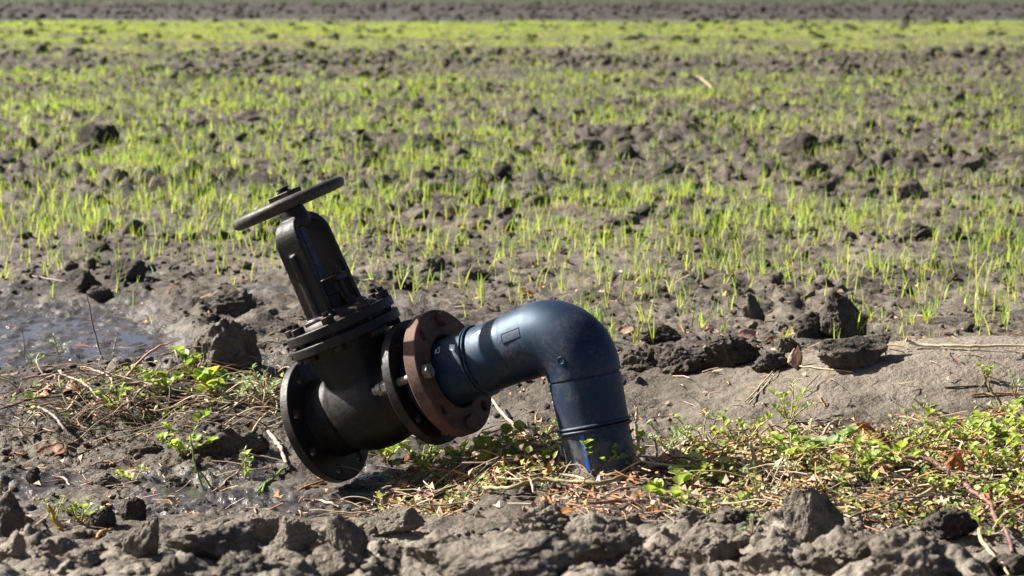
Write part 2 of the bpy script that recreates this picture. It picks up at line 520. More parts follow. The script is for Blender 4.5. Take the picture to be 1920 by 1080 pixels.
def add_box(bm, x0, x1, y0, y1, z0, z1, M4=None):
    v = [bm.verts.new(Vector(c) if M4 is None else M4 @ Vector(c)) for c in
         ((x0,y0,z0),(x1,y0,z0),(x1,y1,z0),(x0,y1,z0),(x0,y0,z1),(x1,y0,z1),(x1,y1,z1),(x0,y1,z1))]
    for q in ((0,1,2,3),(4,7,6,5),(0,4,5,1),(1,5,6,2),(2,6,7,3),(3,7,4,0)):
        bm.faces.new([v[i] for i in q])

def flange_bm(t0_, t1_, r_in, r_out, r_bolt, r_hole, n=8, phase=0.0, axis='x'):
    """drilled ring built sector by sector"""
    bm = bmesh.new()
    K = 16
    layers = []
    for t in (t0_, t1_):
        secs = []
        for k in range(n):
            c = phase + 2 * math.pi * (k + 0.5) / n; h = math.pi / n
            bound = []
            for i in range(K):
                w = i / K * 4
                if w < 1: r_, a = r_out, c - h + 2 * h * w
                elif w < 2: r_, a = r_out + (r_in - r_out) * (w - 1), c + h
                elif w < 3: r_, a = r_in, c + h - 2 * h * (w - 2)
                else: r_, a = r_in + (r_out - r_in) * (w - 3), c - h
                bound.append((r_ * math.cos(a), r_ * math.sin(a)))
            hc = (r_bolt * math.cos(c), r_bolt * math.sin(c))
            hole = []
            for (bx_, by_) in bound:
                dx, dy = bx_ - hc[0], by_ - hc[1]; L = math.hypot(dx, dy)
                hole.append((hc[0] + dx / L * r_hole, hc[1] + dy / L * r_hole))
            mk = lambda q: bm.verts.new((t, q[0], q[1]) if axis == 'x' else (q[0], q[1], t))
            secs.append(([mk(q) for q in bound], [mk(q) for q in hole]))
        layers.append(secs)
    for secs in layers:
        for bd, ho in secs:
            for i in range(K):
                j = (i + 1) % K
                bm.faces.new((bd[i], bd[j], ho[j], ho[i]))
    for s0, s1 in zip(*layers):
        for i in range(K):
            j = (i + 1) % K
            bm.faces.new((s0[1][i], s0[1][j], s1[1][j], s1[1][i]))
            if i // 4 in (0, 2):
                bm.faces.new((s0[0][i], s0[0][j], s1[0][j], s1[0][i]))
    bmesh.ops.remove_doubles(bm, verts=bm.verts[:], dist=1e-5)
    # round the outer and inner circles
    for _ in range(2):
        es = [e for e in bm.edges if all(abs(math.hypot(v.co.y if axis == 'x' else v.co.x, v.co.z if axis == 'x' else v.co.y) - r_out) < 1e-3 for v in e.verts)
              and abs((e.verts[0].co - e.verts[1].co)[0 if axis == 'x' else 2]) < 1e-6]
        if _ == 0:
            bmesh.ops.subdivide_edges(bm, edges=es, cuts=3)
            for v in bm.verts:
                q = (v.co.y, v.co.z) if axis == 'x' else (v.co.x, v.co.y)
                L = math.hypot(*q)
                if L > r_out * 0.93 and L < r_out:
                    s = r_out / L
                    if axis == 'x': v.co.y *= s; v.co.z *= s
                    else: v.co.x *= s; v.co.y *= s
    return bm

# --- valve casting: barrel, wedge chamber and neck melted together
def build_body():
    bm = bmesh.new()
    add_solid(bm, [(-0.150, 0.094), (-0.12, 0.088), (-0.08, 0.089), (0.08, 0.089), (0.12, 0.088), (0.150, 0.094)], n=64)
    add_solid(bm, [(-0.098, 0.030), (-0.085, 0.085), (-0.06, 0.102), (-0.03, 0.109), (0.0, 0.111), (0.03, 0.109), (0.06, 0.102), (0.085, 0.085), (0.098, 0.03)], n=64)
    add_solid(bm, [(-0.03, 0.082), (0.06, 0.086), (0.12, 0.090), (0.152, 0.098), (0.158, 0.106)], n=64, axis='z', sy=1.12)
    for s in (-1, 1):
        add_box(bm, -0.145, 0.145, -0.006, 0.006, s * 0.085 - 0.012, s * 0.085 + 0.012)
    o = bm_obj("valve_body", bm, M["iron"], F_VALVE, smooth=180)
    rm = o.modifiers.new("melt", 'REMESH'); rm.mode = 'VOXEL'; rm.voxel_size = 0.0042; rm.use_smooth_shade = True
    sm = o.modifiers.new("soften", 'SMOOTH'); sm.factor = 0.5; sm.iterations = 7
    return o
body = build_body()
bm = flange_bm(-0.160, -0.136, 0.070, 0.150, 0.123, 0.0112, 8, R(0))
bm_obj("end_flange", bm, M["iron"], F_VALVE, body, bevel=0.0025)
bm = flange_bm(0.130, 0.154, 0.070, 0.146, 0.121, 0.0112, 8, R(52.5))
bm_obj("end_flange", bm, M["iron"], F_VALVE, body, bevel=0.0025)
bm = bmesh.new()
add_lathe(bm, [(0.155, 0.060), (0.155, 0.102), (0.158, 0.106), (0.186, 0.106), (0.190, 0.100), (0.190, 0.060), (0.155, 0.060)], n=72)
bm_obj("stub_collar", bm, M["poly"], F_VALVE, bevel=0.001)
bm = flange_bm(0.192, 0.225, 0.0855, 0.146, 0.121, 0.0125, 8, R(52.5))
rust = bm_obj("backing_flange", bm, M["rust"], F_VALVE, bevel=0.003)
rust["label"] = "rusty brown loose backing flange"

def hex_bm(bm, t0_, t1_, r_, cx, cy, axis='x', rot=0.0, dome=True):
    prof = [(t0_, r_), (t1_, r_)]
    tmp = bmesh.new()
    add_solid(tmp, prof, n=6, axis=axis, rot=rot)
    off = Vector((0, cx, cy)) if axis == 'x' else Vector((cx, cy, 0))
    bmesh.ops.translate(tmp, verts=tmp.verts[:], vec=off)
    merge(bm, tmp)

def merge(bm, tmp):
    me = bpy.data.meshes.new("tmp"); tmp.to_mesh(me); tmp.free(); bm.from_mesh(me); bpy.data.meshes.remove(me)

def cyl_bm(bm, t0_, t1_, r_, cx=0, cy=0, axis='x', n=20):
    tmp = bmesh.new(); add_solid(tmp, [(t0_, r_), (t1_, r_)], n=n, axis=axis)
    bmesh.ops.translate(tmp, verts=tmp.verts[:], vec=Vector((0, cx, cy)) if axis == 'x' else Vector((cx, cy, 0)))
    merge(bm, tmp)

# four of the eight holes carry bolts
for k in (0, 2, 4, 6):
    a = 2 * math.pi * (k + 0.5) / 8 + R(52.5)
    cx, cy = 0.121 * math.cos(a), 0.121 * math.sin(a)
    bm = bmesh.new(); cyl_bm(bm, 0.084, 0.2255, 0.0095, cx, cy)
    sh = bm_obj("bolt", bm, M["zinc"], F_VALVE)
    bm = bmesh.new(); hex_bm(bm, 0.2255, 0.2415, 0.0175, cx, cy, rot=0.3 * k + 0.2)
    bm_obj("bolt_head", bm, M["rust"] if k != 2 else M["zinc"], F_VALVE, sh, bevel=0.0022)
    bm = bmesh.new(); cyl_bm(bm, 0.1265, 0.1295, 0.0205, cx, cy, n=28)
    bm_obj("washer", bm, M["zinc"], F_VALVE, sh, bevel=0.0006)
    bm = bmesh.new(); hex_bm(bm, 0.110, 0.1262, 0.0168, cx, cy, rot=0.5 + k)
    bm_obj("nut", bm, M["zinc"], F_VALVE, sh, bevel=0.002)
    bm = bmesh.new(); hex_bm(bm, 0.096, 0.1095, 0.0160, cx, cy, rot=0.1 + k)
    bm_obj("nut", bm, M["zinc"], F_VALVE, sh, bevel=0.002)

# --- bonnet: two bolted oval flanges
def oval_ring(z0, z1, rx, ry, inner=0.0):
    bm = bmesh.new(); n = 80
    rs = [(z0, 1.0), (z1, 1.0)]
    lo = []; hi = []
    for k in range(n):
        th = 2 * math.pi * k / n
        lo.append(bm.verts.new((rx * math.cos(th), ry * math.sin(th), z0)))
        hi.append(bm.verts.new((rx * math.cos(th), ry * math.sin(th), z1)))
    for k in range(n):
        j = (k + 1) % n
        bm.faces.new((lo[k], lo[j], hi[j], hi[k]))
    bm.faces.new(lo); bm.faces.new(hi)
    return bm
bm_obj("neck_flange", oval_ring(0.156, 0.179, 0.130, 0.138), M["iron"], F_VALVE, body, bevel=0.0035, seg=3)
bm_obj("gasket", oval_ring(0.179, 0.187, 0.106, 0.114), M["iron"], F_VALVE, bevel=0.001)
bonnet = bm_obj("bonnet", oval_ring(0.187, 0.210, 0.128, 0.136), M["iron"], F_VALVE, bevel=0.0035, seg=3)
bm = bmesh.new()
add_solid(bm, [(0.2095, 0.098), (0.217, 0.094), (0.224, 0.074), (0.232, 0.05)], n=64, axis='z')
bm_obj("bonnet_dome", bm, M["iron"], F_VALVE, bonnet, smooth=60)
for k in range(8):
    a = 2 * math.pi * (k + 0.5) / 8
    cx, cy = 0.112 * math.cos(a), 0.120 * math.sin(a)
    bm = bmesh.new(); cyl_bm(bm, 0.145, 0.236, 0.0075, cx, cy, axis='z')
    st = bm_obj("stud", bm, M["iron"], F_VALVE)
    bm = bmesh.new(); hex_bm(bm, 0.2102, 0.2265, 0.0165, cx, cy, axis='z', rot=0.7 * k)
    bm_obj("nut", bm, M["iron"], F_VALVE, st, bevel=0.002)
    bm = bmesh.new(); hex_bm(bm, 0.143, 0.1558, 0.0165, cx, cy, axis='z', rot=0.4 * k)
    bm_obj("bolt_head", bm, M["iron"], F_VALVE, st, bevel=0.002)

# --- yoke: two channel legs and a top bridge
def build_yoke():
    """an arch: two flat arms bent over to a boss at the top"""
    bm = bmesh.new()
    W, T = 0.031, 0.009
    path = [(-0.067, 0.212), (-0.065, 0.30), (-0.062, 0.41)]
    for i in range(1, 8):
        a_ = math.pi / 2 * i / 8
        path.append((-0.062 + 0.041 * (1 - math.cos(a_)), 0.41 + 0.040 * math.sin(a_)))
    path.append((-0.018, 0.451))
    path = path + [(-y, z) for y, z in path[::-1]]
    prev = None
    for i, (y, z) in enumerate(path):
        y0, z0 = path[max(i - 1, 0)]; y1, z1 = path[min(i + 1, len(path) - 1)]
        L = math.hypot(y1 - y0, z1 - z0); ny, nz = -(z1 - z0) / L, (y1 - y0) / L
        top = max(0, (z - 0.41) / 0.04)
        w = W * (1.08 - .26 * top)
        ring = [bm.verts.new((sx * w, y + s * T * ny, z + s * T * nz)) for sx, s in ((-1, -1), (1, -1), (1, 1), (-1, 1))]
        if prev:
            for j in range(4): bm.faces.new((prev[j], prev[(j + 1) % 4], ring[(j + 1) % 4], ring[j]))
        else: bm.faces.new(ring)
        prev = ring
    bm.faces.new(prev)
    for s in (-1, 1):
        add_box(bm, -.008, .008, *sorted((s * 0.068, s * 0.080)), 0.214, 0.38)
        add_box(bm, -W - .008, W + .008, *sorted((s * 0.045, s * 0.084)), 0.212, 0.228)
    tmp = bmesh.new(); add_solid(tmp, [(0.432, 0.030), (0.45, 0.034), (0.480, 0.029)], n=32, axis='z'); merge(bm, tmp)
    o = bm_obj("yoke", bm, M["iron"], F_VALVE, smooth=180)
    rm = o.modifiers.new("melt", 'REMESH'); rm.mode = 'VOXEL'; rm.voxel_size = 0.0026; rm.use_smooth_shade = True
    sm = o.modifiers.new("soften", 'SMOOTH'); sm.factor = 0.5; sm.iterations = 8
    return o
yoke = build_yoke()
# gland: stuffing box, follower plate, two swing bolts
bm = bmesh.new(); add_solid(bm, [(0.225, 0.036), (0.262, 0.033), (0.262, 0.026), (0.290, 0.026)], n=36, axis='z')
gl = bm_obj("stuffing_box", bm, M["iron"], F_VALVE, bevel=0.0015)
bm = bmesh.new(); add_box(bm, -0.056, 0.056, -0.022, 0.022, 0.288, 0.303)
bm_obj("gland_plate", bm, M["iron"], F_VALVE, gl, bevel=0.004, seg=3)
for s in (-1, 1):
    bm = bmesh.new(); cyl_bm(bm, 0.232, 0.325, 0.006, s * 0.044, 0, axis='z', n=14)
    b_ = bm_obj("gland_bolt", bm, M["iron"], F_VALVE)
    bm = bmesh.new(); hex_bm(bm, 0.3035, 0.314, 0.0125, s * 0.044, 0, axis='z')
    bm_obj("gland_nut", bm, M["iron"], F_VALVE, b_, bevel=0.0015)
    bm = bmesh.new(); hex_bm(bm, 0.226, 0.244, 0.0145, s * 0.047, 0, axis='z', rot=.4)
    bm_obj("gland_lug", bm, M["iron"], F_VALVE, b_, bevel=0.0015)
# threaded stem
def build_stem():
    bm = bmesh.new(); n = 20; pitch = 0.0062; z0, z1 = 0.296, 0.452; rr = 0.0140
    steps = int((z1 - z0) / pitch * 14)
    rows = []
    for i in range(0, int((z1 - z0) / (pitch / 6)) + 1):
        z = z0 + i * pitch / 6
        row = []
        for k in range(n):
            th = 2 * math.pi * k / n
            w = ((z / pitch) - k / n) % 1.0
            rad = rr - 0.0030 * (abs(w - 0.5) * 2 > 0.55)
            row.append(bm.verts.new((rad * math.cos(th), rad * math.sin(th), z)))
        rows.append(row)
    for a, b in zip(rows, rows[1:]):
        for k in range(n):
            bm.faces.new((a[k], a[(k + 1) % n], b[(k + 1) % n], b[k]))
    return bm_obj("stem", bm, M["steel"], F_VALVE, smooth=25)
build_stem()

# --- handwheel
def build_wheel():
    zc, RM, rt = 0.493, 0.1235, 0.0140
    bm = bmesh.new(); n, m_ = 96, 20
    rows = []
    for i in range(n):
        a = 2 * math.pi * i / n
        row = []
        for k in range(m_):
            b = 2 * math.pi * k / m_
            q = RM + rt * math.cos(b)
            row.append(bm.verts.new((q * math.cos(a), q * math.sin(a), zc + rt * 0.95 * math.sin(b))))
        rows.append(row)
    for i in range(n):
        A, Bq = rows[i], rows[(i + 1) % n]
        for k in range(m_):
            bm.faces.new((A[k], A[(k + 1) % m_], Bq[(k + 1) % m_], Bq[k]))
    w = bm_obj("handwheel", bm, M["wheel"], F_VALVE, smooth=180)
    for k in range(4):
        a = R(20 + 90 * k)
        bm = bmesh.new()
        prev = None
        for i in range(9):
            s = i / 8
            q = 0.022 + s * (RM - 0.026)
            z = zc + 0.004 * (1 - s) ** 1.5
            hw, ht = 0.0125 - 0.004 * math.sin(s * math.pi), 0.0065
            c, si = math.cos(a), math.sin(a)
            ring = []
            for (dx, dz) in ((-hw, -ht), (hw, -ht), (hw, ht), (-hw, ht)):
                ring.append(bm.verts.new((q * c - dx * si, q * si + dx * c, z + dz)))
            if prev:
                for j in range(4): bm.faces.new((prev[j], prev[(j + 1) % 4], ring[(j + 1) % 4], ring[j]))
            else: bm.faces.new(ring)
            prev = ring
        bm.faces.new(prev)
        bm_obj("spoke", bm, M["wheel"], F_VALVE, w, bevel=0.003)
    bm = bmesh.new(); add_solid(bm, [(zc - 0.012, 0.030), (zc + 0.012, 0.028)], n=32, axis='z')
    bm_obj("hub", bm, M["iron"], F_VALVE, w, bevel=0.002)
    bm = bmesh.new(); add_box(bm, -0.029, 0.029, -0.029, 0.029, zc + 0.0125, zc + 0.0265)
    bm_obj("hub_nut", bm, M["iron"], F_VALVE, w, bevel=0.002)
    bm = bmesh.new()
    add_solid(bm, [(zc + 0.027, 0.016), (zc + 0.030, 0.016), (zc + 0.031, 0.012), (zc + 0.033, 0.012), (zc + 0.034, 0.016), (zc + 0.038, 0.015), (zc + 0.041, 0.010)], n=24, axis='z')
    bm_obj("stem_end", bm, M["iron"], F_VALVE, w)
build_wheel()

# --- plastic pipework: one swept skin per fitting
def sweep(name, pts, tang, rad, parent=None, mat="poly", n=64, cap=False):
    pts = np.array(pts); tang = np.array(tang)
    side = np.cross(axA, axD); side /= np.linalg.norm(side)
    v = []
    for p, t, r_ in zip(pts, tang, rad):
        t = t / np.linalg.norm(t); b_ = np.cross(side, t); b_ /= np.linalg.norm(b_)
        for k in range(n):
            th = 2 * math.pi * k / n
            v.append(p + r_ * (math.cos(th) * side + math.sin(th) * b_) - base)
    f = []
    m_ = len(pts)
    for i in range(m_ - 1):
        for k in range(n):
            f.append((i * n + k, i * n + (k + 1) % n, (i + 1) * n + (k + 1) % n, (i + 1) * n + k))
    if cap: f.append(tuple(range(n))); f.append(tuple((m_ - 1) * n + k for k in range(n)))
    me = raw_mesh(name, np.array(v), f)
    bm = bmesh.new(); bm.from_mesh(me); bmesh.ops.recalc_face_normals(bm, faces=bm.faces[:]); bm.to_mesh(me); bm.free()
    sharp_by_angle(me, 32)
    return link(name, me, M[mat], parent or hydrant)

PR = 0.0760
# distances along the sloping leg from the corner; the rusty flange's face is at L_R
def leg(name, prof, parent=None):
    return sweep(name, [PE - axA * d for d, r_ in prof], [axA] * len(prof), [r_ for d, r_ in prof], parent)
SEAM = 0.150
BEAD = 0.250
leg("flange_stub", [(L_R + 0.06, 0.074), (L_R + 0.05, PR + 0.001), (L_R - 0.026, PR + 0.001), (L_R - 0.030, PR - 0.0012), (BEAD + 0.006, PR - 0.0012)])
turn = math.acos(max(-1, min(1, float(axA.dot(axD)))))
RB = 0.086
TL = RB * math.tan(turn / 2)
def weld(name, org, ax, d, r_):
    prof = []
    for i in range(25):
        s = -0.0085 + 0.017 * i / 24
        q = r_ - 0.003 + 0.0092 * math.sqrt(max(0, 1 - ((abs(s) - 0.0042) / 0.0042) ** 2))
        prof.append((d + s, q))
    return sweep(name, [org + ax * p for p, _ in prof], [ax] * len(prof), [q for _, q in prof])
w_ = weld("weld_bead", PE, -axA, BEAD, PR)
# elbow fitting: spigot, seam step, bend, seam step, spigot
pts, tg, rad = [], [], []
def add_pt(p, t, r_): pts.append(p); tg.append(t); rad.append(r_)
for d, r_ in ((BEAD - 0.006, PR), (SEAM + 0.003, PR + 0.0005), (SEAM + 0.0005, PR + 0.0025), (SEAM - 0.010, PR + 0.0035), (TL + 0.01, PR + 0.005)):
    add_pt(PE - axA * d, axA, r_)
nside = np.cross(axA, axD); nside /= np.linalg.norm(nside)
inw = axD - axA * axA.dot(axD); inw /= np.linalg.norm(inw)
cen = PE - axA * TL + inw * RB
for i in range(33):
    th = turn * i / 32
    add_pt(cen - inw * RB * math.cos(th) + axA * RB * math.sin(th), axA * math.cos(th) + inw * math.sin(th), PR + 0.0052 + 0.003 * math.sin(math.pi * i / 32))
SEAM2 = 0.112
for d, r_ in ((SEAM2 - 0.005, PR + 0.0048), (SEAM2, PR + 0.0040), (SEAM2 + 0.0012, PR + 0.0002), (SEAM2 + 0.0040, PR + 0.0002), (SEAM2 + 0.0052, PR + 0.0032), (0.215, PR + 0.001)):
    add_pt(PE + axD * d, axD, r_)
elbow = sweep("pipe_elbow", pts, tg, rad)
weld("weld_bead", PE, axD, 0.222, PR)
prof = [(0.226, PR - 0.0008), (0.40, PR - 0.0008), (0.60, PR - 0.0008)]
riser = sweep("riser_pipe", [PE + axD * d for d, _ in prof], [axD] * 3, [q for _, q in prof])

def patch(name, org, ax, d0, d1, ang0, ang1, r_, mat, parent, ref, k=10, jag=0.0, thick=0.0006):
    """thin sheet laid on a pipe wall; angles from the side that faces the camera"""
    ref = ref - ax * ref.dot(ax); ref /= np.linalg.norm(ref)
    oth = np.cross(ax, ref)
    v, f = [], []
    rng = np.random.RandomState(5)
    m_ = max(2, int(abs(d1 - d0) / 0.01) + 2)
    for lay in (0, 1):
        for i in range(m_):
            d = d0 + (d1 - d0) * i / (m_ - 1)
            for j in range(k):
                a = ang0 + (ang1 - ang0) * j / (k - 1) + (jag * (i / (m_ - 1) - .5))
                q = r_ + (thick if lay else -0.0005)
                v.append(org + ax * d + q * (math.cos(a) * ref + math.sin(a) * oth) - base)
    n1 = m_ * k
    for lay in (0, 1):
        for i in range(m_ - 1):
            for j in range(k - 1):
                a = lay * n1 + i * k + j
                f.append((a, a + 1, a + k + 1, a + k))
    rim = [j for j in range(k)] + [i * k + k - 1 for i in range(1, m_)] + [(m_ - 1) * k + j for j in range(k - 2, -1, -1)] + [i * k for i in range(m_ - 2, 0, -1)]
    for a, b in zip(rim, rim[1:] + rim[:1]): f.append((a, b, b + n1, a + n1))
    me = raw_mesh(name, np.array(v), f)
    bm = bmesh.new(); bm.from_mesh(me); bmesh.ops.recalc_face_normals(bm, faces=bm.faces[:]); bm.to_mesh(me); bm.free()
    sharp_by_angle(me, 40)
    return link(name, me, M[mat], parent)
tcam = np.array([0, 0, CAM_H]) - PE; tcam /= np.linalg.norm(tcam)
patch("stripe", PE, axD, 0.233, 0.55, R(20.5), R(27.5), PR - 0.0008, "blue", riser, tcam)

TB = -axA
patch("paint_mark", PE, TB, 0.268, 0.283, R(36), R(48), PR - 0.0012, "white", hydrant, tcam, 6, .10)
patch("paint_mark", PE, TB, 0.198, 0.223, R(44), R(53), PR, "white", hydrant, tcam, 6, -.12)
for d0, d1, a0, a1 in ((.3085, .3100, -42, -50), (.3085, .3150, -50, -52), (.3085, .3150, -40, -42), (.3165, .3180, -41, -50), (.3165, .3215, -46, -47.5), (.3195, .3215, -41, -50)):
    patch("printed_letter", PE, TB, d0, d1, R(-a0), R(-a1), PR + .001, "white", hydrant, tcam, 4, thick=.0004)
# moulded name plate and button on the elbow
pl = patch("moulded_plate", PE, TB, 0.092, 0.140, R(13), R(29), PR + .0045, "poly", elbow, tcam, 8, thick=.0012)
for d0, d1, a0, a1 in ((.092, .140, -13, -14.5), (.092, .140, -27.5, -29), (.092, .0935, -14.6, -27.4), (.1385, .140, -14.6, -27.4)):
    patch("plate_rim", PE, TB, d0, d1, R(-a0), R(-a1), PR + .0054, "poly", pl, tcam, 5, thick=.0012)
cl_ = np.array(pts); best = None
for dd in np.linspace(4.35, 4.75, 400):
    P_ = at(1052, 676, dd); j = np.argmin(np.linalg.norm(cl_ - P_, axis=1))
    if np.linalg.norm(cl_[j] - P_) < rad[j] + .0008:
        best = (P_, (P_ - cl_[j]) / np.linalg.norm(P_ - cl_[j])); break
if best is not None:
    zz = best[1]; xx = np.cross([0, 0, 1.0], zz); xx /= np.linalg.norm(xx); yy = np.cross(zz, xx)
    bm = bmesh.new()
    add_solid(bm, [(-.004, .0085), (.0016, .0085), (.0022, .0078), (.0010, .0068), (.0008, .0060)], n=28, axis='z')
    bm_obj("moulded_button", bm, M["poly"], frame(best[0], xx, yy, zz), elbow)

def mud_collar():
    bm = bmesh.new(); n_, m_ = 72, 9
    c0 = np.array(base); gx, gy = PE + axD * 0.34, None
    cx, cy = gx[0], gx[1]
    V = []
    for i in range(m_):
        s = i / (m_ - 1); r_ = PR - .004 + s * .075
        for k in range(n_):
            a_ = 2 * math.pi * k / n_
            rr = r_ * (1 + .10 * s * math.sin(3 * a_ + 1) + .06 * s * math.sin(7 * a_))
            V.append((cx + rr * math.cos(a_), cy + rr * math.sin(a_), 0.0))
    V = np.array(V); s = np.repeat(np.linspace(0, 1, m_), n_)
    V[:, 2] = ground_h(V[:, 0], V[:, 1]) + (1 - s) ** 1.5 * .022 * (1 + .8 * noise2(V[:, 0] * 22, V[:, 1] * 22, 51)) - s ** 4 * .012
    f = [(i * n_ + k, i * n_ + (k + 1) % n_, (i + 1) * n_ + (k + 1) % n_, (i + 1) * n_ + k) for i in range(m_ - 1) for k in range(n_)]
    o = link("packed_soil", raw_mesh("packed_soil", V, f), M["clod"]); o["kind"] = "structure"
mud_collar()

# ------------------------------------------------------------------ clods of soil
_ico = {}
def ico(sub):
    if sub not in _ico:
        bm = bmesh.new(); bmesh.ops.create_icosphere(bm, subdivisions=sub, radius=1.0)
        bm.verts.ensure_lookup_table()
        v = np.array([q.co[:] for q in bm.verts]); f = np.array([[q.index for q in t.verts] for t in bm.faces])
        bm.free(); _ico[sub] = (v, f)
    return _ico[sub]

def clod_shape(seed, sub, style="lump"):
    """unit-box clod: facets knocked off a ball, then crumbly relief"""
    v, f = ico(sub); p = v.copy(); rs = np.random.RandomState(seed)
    o = rs.rand(3) * 50
    p = p * (1 + 0.32 * noise3(p * 1.3 + o)[:, None])
    cuts = {"lump": 7, "block": 12, "round": 3, "knob": 4}[style]
    for _ in range(cuts):
        n_ = rs.normal(size=3); n_ /= np.linalg.norm(n_)
        d = rs.uniform(0.42, 0.8) if style != "round" else rs.uniform(0.7, 0.9)
        ex = np.maximum(0, p @ n_ - d)
        p = p - (0.92 * ex)[:, None] * n_
    k = {"lump": 1.5, "block": 1.15, "round": 1.0, "knob": 2.0}[style]
    q = p + o
    d = k * (0.15 * np.abs(noise3(q * 2.6)) + 0.10 * noise3(q * 4.3, 3))
    if sub >= 3: d += k * (0.075 * np.abs(noise3(q * 8.5, 5)) + 0.03 * noise3(q * 16, 6))
    if sub >= 4: d += 0.028 * k * np.abs(noise3(q * 31, 7)) + 0.018 * noise3(q * 22, 9)
    if sub >= 5: d += 0.016 * k * noise3(q * 60, 8) + 0.02 * k * np.abs(noise3(q * 45, 10))
    p = p * (1 + d[:, None] - 0.05)
    lo, hi = p.min(0), p.max(0)
    return (p - (lo + hi) / 2) / (hi - lo), f

def rotz(a):
    c, s = math.cos(a), math.sin(a)
    return np.array([[c, -s, 0], [s, c, 0], [0, 0, 1.0]])

def hand_clod(px, py, w, h, label, style="lump", seed=1, mat="clod", lean=0.0, sub=4, deep=0.9, group=None, peak=0.0):
    """px,py: middle of its foot in the photograph; w,h: width and visible height there"""
    g_, t = hit(px, py)
    s = t / FPX
    W, Hh = w * s, h * s / 0.74 * (.88 if py > 985 else 1)
    v, f = clod_shape(seed, sub + 1, style)
    if peak:                                       # gather the top to a point
        k = 1 - peak * np.clip(v[:, 2] + 0.5, 0, 1)
        v = v * np.stack([k, k, np.ones_like(k)], 1)
    v = v * np.array([W, W * deep, Hh])
    v[:, 0] += lean * (v[:, 2] + Hh / 2)
    v[:, 2] += Hh * 0.20
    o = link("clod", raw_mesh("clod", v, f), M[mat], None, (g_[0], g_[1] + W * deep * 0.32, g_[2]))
    tag(o, label, "clod", group)
    return o

